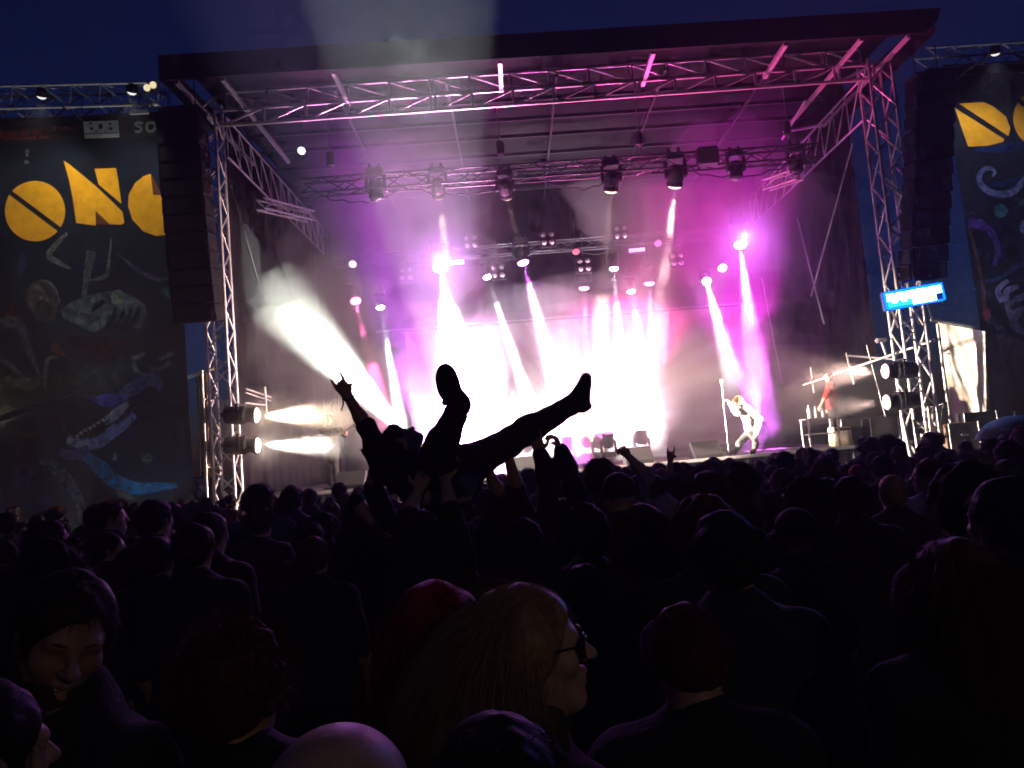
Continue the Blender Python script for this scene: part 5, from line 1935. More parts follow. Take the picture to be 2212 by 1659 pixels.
ROWS = [
    # px, py, width, pose, hair, hair colour, shirt, skin, yaw, label
    (1332, 1021, 75, 'stand', 'cap:1', 'black', 'charcoal', 1, 0.2, 'person in a black cap with a pale emblem below the raised fist'),
    (1390, 1026, 40, 'stand', 'short:1', 'dark', 'purple', 1, 0, 'short-haired head close to the right of the black cap'),
    (1257, 1034, 40, 'stand', 'short:2', 'dark', 'navy', 1, 0, 'hazy purple head left of the black cap'),
    (1286, 994, 62, 'stand_lean', 'bushy:1', 'dark', 'purple', 1, 0, 'wide shaggy head in bright haze left of the raised fist'),
    (1384, 1090, 104, 'stand', 'long:1', 'auburn', 'black', 1, 0.1, 'long-haired person with reddish rim below the black cap'),
    (1130, 1117, 92, 'stand', 'long:2', 'dark', 'black', 1, 0, 'smooth long-haired head right above the profile of the woman in glasses'),
    (1261, 1094, 96, 'look_down', 'bushy:2', 'dark', 'black', 1, 0, 'dim shaggy head between two long-haired heads at the centre'),
    (1259, 1219, 76, 'stand', 'short:1', 'black', 'navy', 1, 0, 'purple rimmed head right of the hair of the woman in glasses'),
    (1157, 1067, 42, 'stand', 'cap:2', 'brown', 'brown', 1, 0.3, 'person in a flat hat behind the raised dark sleeve'),
    (1334, 1007, 22, 'stand', 'short:2', 'dark', 'charcoal', 1, 0, 'tiny far head right under the raised fist'),
    (1424, 1007, 25, 'stand', 'short:1', 'dark', 'purple', 1, 0, 'small far head left of the horns hand'),
    (1478, 999, 40, 'stand', 'stubble:1', 'dark', 'navy', 1, 0, 'round cropped head right of the horns hand'),
    (1530, 993, 40, 'turn_left', 'cap:1', 'charcoal', 'charcoal', 1, 0.2, 'small head in a peaked cap left of the singer legs'),
    (1575, 990, 32, 'stand', 'short:3', 'dark', 'black', 1, 0, 'small head right under the singer left foot'),
    (1598, 1003, 60, 'stand', 'bushy:3', 'dark', 'black', 1, 0, 'dark shaggy head in front of the singer feet'),
    (1692, 976, 42, 'stand', 'short:2', 'black', 'black', 1, 0, 'black-haired head rising above the stage edge right of singer'),
    (1717, 990, 38, 'stand_lean', 'short:1', 'brown', 'charcoal', 1, 0, 'brown head leaning beside the black-haired one at the stage edge'),
    (1523, 1017, 86, 'stand', 'long:3', 'auburn', 'black', 1, 0, 'long auburn hair left of the shaggy head near the singer'),
    (1665, 1007, 30, 'stand', 'short:3', 'dark', 'brown', 1, 0, 'small head in the gap below the stage skirt'),
    (1682, 1013, 46, 'turn_left', 'short:2', 'brown', 'black', 0, 0, 'person turned left with a lit cheek below the stage skirt'),
    (1782, 1001, 50, 'stand', 'cap:2', 'navy', 'charcoal', 1, -0.2, 'person in a dark blue cap below the small stage table'),
    (1823, 1003, 35, 'stand', 'short:1', 'auburn', 'charcoal', 1, 0, 'auburn head left of the red cap'),
    (1850, 1004, 33, 'stand', 'cap:1', 'red', 'charcoal', 1, -0.3, 'person in a bright red cap near the right side'),
    (1736, 1030, 80, 'stand', 'bushy:1', 'black', 'black', 1, 0, 'big black shaggy head below the leaning brown head'),
    (1794, 1022, 44, 'turn_left', 'short:3', 'dark', 'black', 0, 0, 'person with profile to the left below the blue cap'),
    (1832, 1029, 82, 'stand', 'short:1', 'black', 'black', 1, 0, 'broad black head below the red cap'),
    (1519, 1078, 118, 'stand', 'bushy:2', 'auburn', 'black', 1, 0, 'large rounded head with a dim red rim left of the white cap'),
    (1557, 1059, 60, 'turn_right', 'cap:2', 'green', 'purple', 0, 0.1, 'person in a pale greenish cap with its peak to the right'),
    (1560, 1110, 150, 'stand', 'short:3', 'black', 'navy', 2, 0, 'thick-necked man with cropped hair in the near right centre'),
    (1712, 1098, 95, 'stand', 'cap:1', 'black', 'black', 1, 0.5, 'man in a black cap with a red lit edge, right of the thick-necked man'),
    (1997, 967, 40, 'stand', 'bushy:1', 'black', 'black', 1, 0, 'black shaggy head at the foot of the right tower'),
    (2034, 978, 42, 'stand', 'short:2', 'dark', 'red', 1, 0, 'dark head with red shirt right of the right tower foot'),
    (2103, 979, 66, 'stand', 'curly:1', 'grey', 'charcoal', 1, 0, 'person with frizzy grey hair near the right edge'),
    (2172, 951, 54, 'stand', 'short:1', 'black', 'black', 2, 0.1, 'dark head standing in front of the teal umbrella'),
    (2001, 992, 60, 'turn_left', 'short:3', 'auburn', 'lilac', 0, 0, 'person in a lilac collar with an ear lit red'),
    (1924, 1026, 68, 'stand', 'stubble:1', 'blond', 'black', 0, 0, 'person with cropped fair hair and visible ears on the right'),
    (2076, 1011, 128, 'stand_lean', 'bushy:2', 'black', 'black', 1, 0, 'very large dark shaggy head in front of the frizzy grey hair'),
    (2166, 1034, 150, 'stand', 'short:2', 'dark', 'black', 1, 0.25, 'large head at the right picture edge with a lit left ear'),
    (1901, 985, 50, 'stand', 'short:1', 'black', 'black', 1, 0, 'black head left of the bright scaffold uprights'),
    (2196, 1001, 44, 'stand', 'short:3', 'dark', 'charcoal', 1, 0, 'small head at the right edge below the umbrella'),
    (2052, 1160, 175, 'stand', 'long:2', 'auburn', 'black', 1, 0.1, 'woman with long reddish curls, near and large at the right'),
    (12, 1108, 44, 'turn_right', 'short:1', 'dark', 'brown', 0, 2.2, 'person in glasses with a lit face at the left picture edge'),
    (104, 1124, 72, 'turn_right', 'short:2', 'black', 'black', 0, 0, 'person in profile with pink lit cheek at the far left'),
    (206, 1092, 46, 'stand', 'short:3', 'black', 'black', 1, 0, 'black head with a red glint in front of the blue beast'),
    (238, 1085, 54, 'turn_right', 'short:1', 'dark', 'charcoal', 0, 0, 'person in profile looking right, behind the red glint head'),
    (333, 1080, 66, 'stand', 'short:2', 'black', 'black', 0, -0.3, 'round dark head with one ear lit pink on the left'),
    (235, 1150, 62, 'turn_right', 'short:3', 'dark', 'olive', 0, 0, 'person in glasses in profile, below the profile looking right'),
    (117, 1160, 100, 'stand', 'bushy:3', 'black', 'black', 1, 0, 'wide dark head left of the man with glasses'),
    (337, 1158, 82, 'stand', 'stubble:2', 'dark', 'black', 1, 0, 'cropped head below the round dark head on the left'),
    (417, 1132, 88, 'stand', 'short:1', 'brown', 'black', 1, 0, 'brown rimmed head left of the big bushy head'),
    (561, 1048, 112, 'turn_right', 'bushy:1', 'black', 'teal', 0, 0.35, 'tall bushy-haired man in a teal jacket with a yellow lit neck'),
    (630, 1050, 48, 'stand', 'short:3', 'brown', 'purple', 1, 0, 'head just right of the tall bushy-haired man'),
    (668, 1056, 35, 'stand', 'short:2', 'dark', 'charcoal', 1, 0, 'small head left under the guitarist'),
    (732, 1043, 34, 'stand', 'short:1', 'dark', 'charcoal', 1, 0, 'small head at the stage edge under the guitarist'),
    (676, 1162, 78, 'stand', 'short:3', 'auburn', 'black', 1, 0, 'brown rimmed head below the tall bushy-haired man'),
    (451, 1108, 76, 'stand', 'short:2', 'dark', 'black', 0, -0.2, 'head with a pale lit edge left of the bushy-haired man'),
    (447, 1076, 33, 'stand', 'short:1', 'dark', 'charcoal', 1, 0, 'small far head at the foot of the left tower'),
    (478, 1080, 30, 'stand', 'short:3', 'dark', 'red', 1, 0, 'small head with red collar right of the left tower foot'),
    (1482, 1305, 190, 'look_down', 'short:1', 'auburn', 'black', 1, 0, 'near dark head with faint purple crown right of the woman in glasses'),
]
for px, py, w, key, hair, hc, sh_, sk, yaw, lab in ROWS:
    p = at_head(px, py, w)
    top = 1.755 if hair[:5] in ('short', 'stubb', 'bun:1') else 1.765
    sc = p.z / top
    person(key, (p.x, p.y, 0), yaw, sc, lab, hair, hc, sh_, sk, None)
    PL.append((p.x, p.y))
    ws_ = lab.split()[:6]
    while ws_[-1] in ('in', 'with', 'a', 'the', 'of', 'right', 'left', 'above', 'below', 'one', 'an', 'under', 'its', 'to', 'and', 'close', 'looking', 'on', 'at', 'from', 'just', 'behind', 'between', 'leaning', 'rising', 'dim', 'visible'):
        ws_.pop()
    NAMED.append((p.x, p.y, ' '.join(ws_)))

# the packed rows farther on: people nothing tells apart
rr = random.Random(11)
LAB = 'spectator seen from behind among the dim packed rows towards the stage'
n = 0
USED = set()
hairs = ['short:1', 'short:2', 'short:3', 'bushy:1', 'bushy:3', 'long:1', 'long:2', 'stubble:1', 'cap:1', 'curly:1']
for tries in range(6000):
    if n >= 150:
        break
    Y = 3.2 + 9.6 * rr.random() ** 0.8
    X = (rr.random() - 0.47) * (1.36 * Y + 0.4)
    if any((X - a) ** 2 + (Y - c) ** 2 < (0.34 if Y > 6 else 0.44) ** 2 for a, c in PL):
        continue
    if 3.2 < Y < 5.6 and -1.15 < X < 0.75:
        continue
    PL.append((X, Y))
    hgt = rr.uniform(1.55, 1.70) if Y < 6 else rr.uniform(1.54, 1.78)
    if -3.5 < X / Y * 8 < 3.5 and Y > 9:
        hgt = min(hgt, 1.63)
    hr = rr.choice(hairs)
    lab_, grp_ = LAB, G_ROWS
    if Y < 7.5:                       # near enough to be told apart: say beside whom
        nb_ = sorted(NAMED, key=lambda q: (q[0] - X) ** 2 + (q[1] - Y) ** 2)
        look_ = {'short': 'short-haired', 'bushy': 'shaggy-haired', 'long': 'long-haired', 'stubble': 'cropped', 'cap': 'capped', 'curly': 'curly'}[hr.split(':')[0]]
        for q in nb_[:6]:
            dx, dy = X - q[0], Y - q[1]
            side = ('just right of' if dx > 0 else 'just left of') if abs(dx) > abs(dy) * 0.7 else ('right behind' if dy > 0 else 'right in front of')
            lab_ = '%s spectator %s the %s' % (look_, side, q[2])
            if lab_ not in USED:
                break
        USED.add(lab_)
    person(rr.choice(['stand', 'stand', 'stand_lean', 'look_down', 'clap']), (X, Y, 0), rr.uniform(-0.35, 0.35), hgt / 1.76, lab_, hr,
           rr.choice(['black', 'charcoal', 'navy']) if hr.startswith('cap') else rr.choice(['black', 'dark', 'dark', 'brown', 'auburn']), rr.choice(['black', 'black', 'charcoal', 'navy', 'purple', 'brown']), rr.randrange(3), G_ROWS)
    n += 1
# ================================================================== people with poses of their own
def stand_world(x, y, h, yaw=0.0, **over):
    """the standing joints moved to the world, some of them replaced by world points"""
    s = h / 1.75
    ca, sa = math.cos(yaw), math.sin(yaw)
    J = {}
    for k, v in STAND.items():
        if isinstance(v, str):
            J[k] = v
        elif k in ('look', 'nL', 'nR', 'hup'):
            J[k] = Vector((v[0] * ca - v[1] * sa, v[0] * sa + v[1] * ca, v[2]))
        else:
            J[k] = Vector(((v[0] * ca - v[1] * sa) * s + x, (v[0] * sa + v[1] * ca) * s + y, v[2] * s))
    J.update(over)
    return J


def hero(J, label, hair=None, hcol='dark', shirt='black', skin=1, h=0.009, long_sleeves=False, g=1.0, head_kw=None, hs=1.0, trousers='black', shoes=None, name='person', cat='person', shirt_pad=0.021, group=None, tpad=0.012):
    P = person_prims(J, head_kw, g, headscale=hs)
    pv = (V3(J['HL']) + V3(J['HR'])) / 2
    base = Vector((pv[0], pv[1], min(V3(J['AL'])[2], V3(J['AR'])[2]) - 0.09))
    off = np.array(base)

    def mk(nm, prims, hh, m, pad=0.0, nz=None):
        V, Q = grow(prims, hh, pad=pad, noise=nz)
        return to_mesh(nm, V - off, Q, m)
    o = bpy.data.objects.new(name, mk('person', P['skin'], h, M_skin[skin]))
    o.location = base
    link(o)
    tag(o, label, cat, group)
    mesh_child('shirt', mk('shirt', P['shirt'] + (P['sleeves'] if long_sleeves else []), max(h, 0.012), M_cloth[shirt], shirt_pad, fuzz(len(label), 42, 0.005)), o)
    mesh_child('trousers', mk('trousers', P['trousers'], 0.014, M_cloth[trousers], tpad, fuzz(len(label) + 3, 38, 0.004)), o)
    if shoes is None:
        for i in (0, 2):
            mesh_child('shoe', mk('shoe', P['shoes'][i:i + 2], 0.014, M_cloth['black'], 0.012), o)
    else:
        for pr in shoes:
            mesh_child('shoe', mk('shoe', pr, 0.0065, M_cloth['black']), o)
    if hair:
        ic = hair.startswith('cap')
        mesh_child('cap' if ic else 'hair', hair_mesh(hair), o, M_cloth[hcol] if ic else M_hair[hcol], P['R'], Vector(P['head']) - base, hs)
    o['_r'] = 0
    del o['_r']
    return o, P, base


def eyes(o, P, base, hs=1.0, col=(0.05, 0.03, 0.02)):
    Mw = mat('eye white', (0.30, 0.27, 0.25), 0.2, spec=0.6)
    Mi = mat('dark iris', col, 0.1, spec=0.8)
    for s in (-1, 1):
        c = Vector(P['R'] @ (np.array((s * 0.032, 0.0775, 0.004)) * hs)) + Vector(P['head']) - base
        b = MB()
        prof = [(0.012 * math.sin(math.pi * i / 8) + 1e-5, -0.012 * math.cos(math.pi * i / 8)) for i in range(9)]
        b.lathe(prof, 12)
        e = mesh_child('eye', None, o)
        bpy.data.objects.remove(e)
        me = bpy.data.meshes.new('eye'); me.from_pydata(b.v, [], b.f); me.update(); me.materials.append(Mw)
        e = mesh_child('eye', me, o, rot=P['R'], loc=c)
        b = MB(); b.lathe([(0.0068, 0.0100), (0.004, 0.0122)], 10, m=Matrix.Rotation(R(-90), 3, 'X'))
        me = bpy.data.meshes.new('iris'); me.from_pydata(b.v, [], b.f); me.update(); me.materials.append(Mi)
        mesh_child('iris', me, e)


# ---------------------------------------------------------------- the crowd surfer
fa, fb = un(996, 884, 3.88), un(970, 806, 3.85)
shoe_near = [E(un(967, 826, 3.86), (0.060, 0.032, 0.098), 0.03, np.array(Matrix.Rotation(R(-8), 3, 'Y'))), E(un(994, 876, 3.88), (0.054, 0.036, 0.060), 0.04), C(un(972, 846, 3.865), un(990, 870, 3.88), 0.042, 0.046, 0.04),
             C(un(984, 893, 3.94), un(990, 872, 3.91), 0.044, 0.045, 0.03), C(un(972, 862, 3.95), un(960, 870, 3.97), 0.03, 0.016, 0.01)]
shoe_far = [C(un(1233, 874, 4.75), un(1254, 872, 4.75), 0.045, 0.046, 0.03), C(un(1256, 872, 4.75), un(1266, 817, 4.75), 0.050, 0.034, 0.03), C(un(1240, 858, 4.75), un(1262, 830, 4.75), 0.036, 0.030, 0.03),
            C(un(1262, 880, 4.75), un(1272, 878, 4.75), 0.022, 0.018, 0.02)]
JS = dict(STAND)
JS.update(head=un(868, 960, 4.52), look=(0.45, 0.25, 0.85), hup=(-0.55, 0.55, 0.5), neck=un(880, 1004, 4.5), SL=un(830, 1008, 4.58), SR=un(920, 1048, 4.36), HL=un(1003, 1010, 4.58), HR=un(968, 1062, 4.36),
          EL=un(793, 925, 4.6), WL=un(752, 858, 4.58), ER=un(905, 1075, 4.25), WR=un(958, 1082, 4.2), KL=un(1098, 955, 4.70), AL=un(1232, 876, 4.75), TL=un(1262, 826, 4.75),
          KR=un(946, 980, 4.12), AR=un(982, 897, 3.95), TR=un(968, 815, 3.87), handL='horns', handR='relaxed', nL=(0.3, -1, 0.1), nR=(0, 0, 1))
srf, Ps, bs_ = hero(JS, 'crowd surfer on his back with one arm and both legs in the air', 'bushy:2', 'dark', 'black', 1, 0.0075, g=1.02, trousers='charcoal', shoes=[shoe_near, shoe_far], tpad=0.026, shirt_pad=0.021)
w = un(752, 858, 4.58)
b = MB()
b.path([w + Vector((0.03 * math.cos(a), 0.03 * math.sin(a), 0.02 * math.sin(a))) for a in np.linspace(0, 6.28, 13)], 0.006, 5)
b.path([w + Vector((-0.03, -0.01, 0)), un(742, 872, 4.55), un(737, 888, 4.55)], [0.006, 0.005, 0.003], 5)
b.build('wristband', M_cloth['charcoal'], srf)


def skin_arm(J):
    return J


# ---------------------------------------------------------------- people who carry the surfer
def carrier(px, y, h, lab, hair, hc, shirt, ls=False, skin=1, **over):
    x = un(px, 1100, y).x
    J = stand_world(x, y, h, 0.0, **over)
    return hero(J, lab, hair, hc, shirt, skin, 0.0085, ls, group='people carrying the crowd surfer')


carrier(1092, 4.95, 1.70, 'carrier with two bare arms under the surfer outstretched leg', 'short:2', 'dark', 'black',
        EL=un(1082, 1075, 4.75), WL=un(1052, 1012, 4.62), ER=un(1118, 1062, 4.75), WR=un(1098, 985, 4.68), handL='open', handR='open', nL=(0, 0.3, 1), nR=(0, -1, 0.2))
carrier(1216, 4.85, 1.66, 'carrier with one dark sleeve and one bare arm lifting the surfer knee', 'short:1', 'black', 'navy', True,
        EL=un(1188, 1050, 4.75), WL=un(1168, 982, 4.70), ER=un(1236, 1040, 4.72), WR=un(1212, 975, 4.70), handL='open', handR='grip', nL=(0.2, -1, 0.2), nR=(-1, 0, 0.3))
carrier(800, 4.75, 1.74, 'carrier left below the surfer holding up his shoulder', 'short:3', 'dark', 'black',
        EL=un(770, 1085, 4.7), WL=un(805, 1130, 4.6), ER=un(808, 1058, 4.62), WR=un(808, 1000, 4.6), handR='open', nR=(0, -1, 0.3))
carrier(925, 3.95, 1.66, 'carrier right under the surfer with a pale forearm at his back', 'long:2', 'brown', 'charcoal', skin=0,
        EL=un(880, 1120, 3.9), WL=un(903, 1060, 4.05), ER=un(975, 1110, 3.95), WR=un(962, 1042, 4.1), handL='open', handR='open', nL=(0, 1, 0.3), nR=(0, 1, 0.3))
PL.append((un(1092, 1100, 4.95).x, 4.95))
# raised fist, raised horns
xf_ = un(1412, 1060, 6.0).x
hero(stand_world(xf_, 6.0, 1.70, 0.1, SL=un(1408, 1066, 6.0), EL=un(1394, 1024, 5.95), WL=un(1357, 985, 5.9), handL='fist', nL=(0.2, -0.6, -1)), 'spectator throwing a bent arm with clenched fist in the air', 'short:2', 'dark', 'lilac', 0, 0.009)
xh = un(1462, 1040, 8.0).x
hero(stand_world(xh, 8.0, 1.72, 0.0, SL=un(1446, 1062, 8.0), EL=un(1446, 1035, 7.95), WL=un(1448, 995, 7.9), handL='horns', nL=(0, -1, 0)), 'spectator raising one hand in the horns sign, right of centre', 'short:1', 'dark', 'charcoal', 0, 0.009)
xh = un(1752, 1010, 9.5).x
hero(stand_world(xh, 9.5, 1.70, 0.0, SL=un(1742, 1030, 9.5), EL=un(1741, 1015, 9.4), WL=un(1740, 993, 9.4), handL='horns', nL=(0, -1, 0)), 'spectator raising a small horns hand below the stage table', 'short:3', 'dark', 'black', 1, 0.010)

# ---------------------------------------------------------------- on stage
# singer bent over his microphone stand
ys = 16.55
JJ = dict(STAND)
JJ.update(head=us(1595, 868, ys), look=(-0.75, -0.25, -0.6), hup=(-0.5, -0.1, 0.8), neck=us(1604, 878, ys), SL=us(1604, 886, ys + 0.12), SR=us(1612, 882, ys - 0.15), HL=us(1626, 925, ys + 0.1), HR=us(1622, 928, ys - 0.1),
          EL=us(1590, 892, ys - 0.15), WL=us(1576, 872, ys - 0.1), ER=us(1640, 905, ys - 0.2), WR=us(1632, 935, ys - 0.25), KL=us(1598, 957, ys), KR=us(1632, 957, ys - 0.05), AL=us(1589, 982, ys + 0.15), AR=us(1630, 982, ys - 0.1),
          TL=us(1576, 986, ys), TR=us(1622, 988, ys - 0.25), handL='grip', handR='relaxed', nL=(-1, 0, 0), nR=(0, 0, 1))
for k in ('AL', 'AR'):
    JJ[k].z = ZS + 0.09
for k in ('TL', 'TR'):
    JJ[k].z = ZS + 0.04
hero(JJ, 'singer in white bending over a microphone stand under a spotlight', 'short:1', 'blond', 'white', 0, 0.010, True, trousers='grey')
q = us(1575, 985, ys - 0.1); q.z = ZS
t = thing('microphone_stand', q, 'thin upright microphone stand held by the singer', 'microphone stand')
rod('pole', q, Vector((q.x, q.y, q.z + 1.48)), 0.012, M_steel, t)
MB().lathe([(0.15, 0), (0.15, 0.02), (0.03, 0.035)], 16, q).build('base', M_black, t)
MB().lathe([(0.014, 0), (0.02, 0.13), (0.034, 0.15), (0.036, 0.18), (0.024, 0.21)], 12, Vector((q.x, q.y, q.z + 1.47))).build('microphone', M_alu, t, True)

# guitarist with an orange guitar
gy = 17.4
gp = us(720, 1050, gy); gp.z = ZS
JG = stand_world(gp.x, gp.y, 1.66, 2.75)
JG = {k: (Vector((v.x, v.y, v.z + ZS)) if not isinstance(v, str) and k not in ('look', 'nL', 'nR', 'hup') else v) for k, v in JG.items()}
gc = gp + Vector((-0.1, -0.2, 1.02))
JG.update(WR=gc + Vector((0.02, -0.02, 0.08)), WL=gc + Vector((0.52, -0.02, 0.26)), ER=gp + Vector((-0.32, -0.05, 1.15)), EL=gp + Vector((0.34, -0.05, 1.18)), handL='grip', handR='grip', look=(0.5, -0.85, -0.15))
hero(JG, 'guitarist in dark clothes on the left of the stage', 'long:2', 'brown', 'charcoal', 0, 0.011)
t = thing('electric_guitar', gc, 'orange electric guitar slung low on the left guitarist', 'guitar')
M_gtr = mat('orange guitar lacquer', (0.62, 0.17, 0.03), 0.25, spec=0.7)
a = R(25)
u_, v_ = Vector((math.cos(a), 0, math.sin(a))), Vector((-math.sin(a), 0, math.cos(a)))
pts = []
for k in range(36):
    th = 2 * math.pi * k / 36
    r_ = 0.17 + 0.045 * math.cos(2 * th) - 0.02 * math.cos(th)
    pts.append(gc + u_ * (r_ * 1.15 * math.cos(th)) + v_ * (r_ * 0.95 * math.sin(th)) + Vector((0, -0.06, 0)))
MB().slab(pts, (0, -1, 0), 0.045).build('body', M_gtr, t)
MB().beam(gc + u_ * 0.15 + Vector((0, -0.115, 0)), gc + u_ * 0.78 + Vector((0, -0.115, 0)), 0.022, 0.05).build('neck', M_case, t)
MB().beam(gc + u_ * 0.78 + Vector((0, -0.115, 0)), gc + u_ * 0.93 + v_ * 0.01 + Vector((0, -0.115, 0)), 0.018, 0.085).build('headstock', M_black, t)
for dx in (-0.06, 0.04):
    MB().bbox(gc + u_ * dx + Vector((0, -0.112, 0)), (0.035, 0.014, 0.085), 0.004).build('pickup', M_black, t)
MB().path([gc - u_ * 0.2 + Vector((0, -0.08, 0)), gp + Vector((-0.2, -0.18, 1.35)), gp + Vector((-0.06, 0.06, 1.56)), gp + Vector((0.14, -0.12, 1.40)), gc + u_ * 0.2 + Vector((0, -0.08, 0.05))], 0.018, 6).build('strap', M_black, t)

# stage hand behind the small table
ty = 17.5
hp_ = us(1812, 1000, ty); hp_.z = ZS
JT = stand_world(hp_.x, hp_.y, 1.72, 1.2)
JT = {k: (Vector((v.x, v.y, v.z + ZS - 0.0)) if not isinstance(v, str) and k not in ('look', 'nL', 'nR', 'hup') else v) for k, v in JT.items()}
JT.update(look=(-0.9, -0.4, -0.1), WL=hp_ + Vector((-0.35, -0.25, 0.95)), EL=hp_ + Vector((-0.22, -0.2, 1.12)))
hero(JT, 'stage hand in a red shirt standing behind the small stage table', 'short:2', 'dark', 'red', 0, 0.011)

# ---------------------------------------------------------------- people close to the camera
def near(px, py, Y, head_h, yaw, look, lab, hair, hc, shirt, skin, hs=1.0, hup=(0, 0, 1), head_kw=None, g=1.0, h=0.0062, ls=True):
    """head centre shows at px, py"""
    c = un(px, py, Y)
    H = c.z + 0.115
    J = stand_world(c.x, c.y, H, yaw)
    J['head'] = c
    J['look'] = look
    J['hup'] = hup
    J['neck'] = Vector((c.x, c.y, c.z)) + Vector((-0.03 * math.sin(-yaw), -0.03 * math.cos(yaw), -0.165))
    return hero(J, lab, hair, hc, shirt, skin, h, ls, g, head_kw, hs)


# woman in sunglasses, in profile to the right
wo, Pw, bw = near(1146, 1408, 1.52, 0, R(-72), (0.985, 0.10, 0.05), 'woman in sunglasses in profile to the right, near the camera', None, 'brown', 'black', 0, 1.0, head_kw=dict(jaw=0.92, nose=1.03))
# her long hair: a smooth sheet over the back of the head and shoulders
hr = cap_prims(0.009)
for a_, b__ in (((0.066, -0.03, 0.0), (0.088, -0.055, -0.30)), ((-0.066, -0.03, 0.0), (-0.088, -0.055, -0.30)), ((0, -0.085, 0.02), (0, -0.125, -0.32)), ((0.045, -0.075, 0.0), (0.055, -0.11, -0.33)), ((-0.045, -0.075, 0.0), (-0.055, -0.11, -0.33)),
               ((0.070, -0.012, 0.03), (0.080, -0.045, -0.12)), ((-0.070, -0.012, 0.03), (-0.080, -0.045, -0.12))):
    hr.insert(2, C(a_, b__, 0.034, 0.026, 0.035))
V_, Q_ = grow(hr, 0.0062, noise=fuzz(5, 60, 0.002))
s1 = strands(13000, 77, 0.36, 1.0, 0.32, 0.0006, 0.013, scale=(0.095, 0.113, 0.102), seg=9, fy=0.0, fz=1.0, back=0.22)
s2 = strands(6000, 78, 0.40, 1.0, 0.25, 0.0006, 0.009, scale=(0.095, 0.111, 0.102), seg=11, fy=0.066, fz=0.088, back=2.0, zmin=0.02)
s3 = strands(500, 79, 0.09, 0.3, 0.7, 0.0005, 0.02, scale=(0.097, 0.113, 0.104), seg=7, fy=0.05, fz=0.095, back=0.8)
s_ = (np.concatenate([s1[0], s2[0], s3[0]]), np.concatenate([s1[1], s2[1] + len(s1[0]), s3[1] + len(s1[0]) + len(s2[0])]))
mesh_child('hair', to_mesh('hair', np.concatenate([V_, s_[0]]), np.concatenate([Q_, s_[1] + len(V_)]), mat('hair light brown', (0.33, 0.21, 0.11), 0.5, var=0.35, scale=60, spec=0.3)), wo, None, Pw['R'], Vector(Pw['head']) - bw)
M_lens = mat('dark sunglass lens', (0.008, 0.008, 0.012), 0.06, spec=0.8)
gl = None
M_frame = mat('glossy black frame', (0.02, 0.02, 0.022), 0.2, spec=0.7)
for s in (-1, 1):
    b = MB()
    n_ = 20
    ring = [(s * 0.034 + 0.029 * math.cos(2 * math.pi * k / n_), 0.1045 - 0.010 * (abs(s * 0.034 + 0.029 * math.cos(2 * math.pi * k / n_)) / 0.06) ** 2, 0.004 + 0.024 * math.sin(2 * math.pi * k / n_)) for k in range(n_)]
    b.add(ring + [(x, y + 0.002, z) for x, y, z in ring], [tuple(range(n_)), tuple(range(2 * n_ - 1, n_ - 1, -1))] + [(k, n_ + k, n_ + (k + 1) % n_, (k + 1) % n_) for k in range(n_)])
    me = bpy.data.meshes.new('lens'); me.from_pydata(b.v, [], b.f); me.update(); me.materials.append(M_lens)
    if gl is None:
        gl = thing('sunglasses', Vector(Pw['head']), 'dark round sunglasses on the nose of the woman in profile', 'sunglasses')
        gl.rotation_mode = 'QUATERNION'
        gl.rotation_quaternion = Matrix([list(Pw['R'][i]) for i in range(3)]).to_quaternion()
    link(bpy.data.objects.new('lens', me), gl)
    b = MB(); b.path([ring[k % n_] for k in range(n_ + 1)], 0.0016, 6)
    b.path([(s * 0.062, 0.096, 0.012), (s * 0.078, 0.06, 0.014), (s * 0.086, 0.0, 0.010), (s * 0.084, -0.02, -0.012)], 0.0022, 6)
    me = bpy.data.meshes.new('frame'); me.from_pydata(b.v, [], b.f); me.update(); me.materials.append(M_frame)
    link(bpy.data.objects.new('frame', me), gl)
b = MB(); b.path([(-0.008, 0.107, 0.010), (0, 0.110, 0.013), (0.008, 0.107, 0.010)], 0.002, 6)
me = bpy.data.meshes.new('bridge'); me.from_pydata(b.v, [], b.f); me.update(); me.materials.append(M_alu)
link(bpy.data.objects.new('bridge', me), gl)

near(945, 1400, 1.72, 0, 0.25, (-0.2, 1, 0), 'woman with bright red hair just left of the woman in sunglasses', 'long:1', 'red', 'black', 0, 1.08)
sm, Pm, bm_ = near(138, 1380, 1.58, 0, R(150), (0.58, -0.72, -0.30), 'smiling man turned back towards the camera at the lower left', 'short:2', 'brown', 'black', 2, 1.0, head_kw=dict(mouth_open=0.007), hup=(0.22, 0.1, 1))
b = MB(); b.path([(-0.015, 0.0885, -0.0585), (0, 0.093, -0.060), (0.015, 0.0885, -0.0585)], 0.0035, 6)
me = bpy.data.meshes.new('teeth'); me.from_pydata(b.v, [], b.f); me.update(); me.materials.append(mat('teeth', (0.6, 0.6, 0.52), 0.25))
mesh_child('teeth', me, sm, None, Pm['R'], Vector(Pm['head']) - bm_, 1.0)
near(515, 1492, 1.62, 0, 0.1, (0.15, 1, -0.05), 'man with curly brown hair at the lower left centre', 'curly:2', 'auburn', 'black', 1, 1.0)
near(736, 1800, 1.02, 0, 0.15, (0.45, 0.9, -0.35), 'bald man whose bare crown shines at the bottom edge', None, 'dark', 'black', 0, 1.12, hup=(0.15, 0.3, 1), h=0.0055)
near(-52, 1650, 1.22, 0, R(-25), (0.55, 0.83, -0.05), 'dark-haired person in profile in the lower left corner', 'short:2', 'black', 'black', 0, 1.0)
near(1085, 1760, 1.05, 0, 0.0, (0.0, 1, -0.1), 'dark head just peeking in below the woman in sunglasses', 'short:3', 'black', 'black', 1, 1.0)

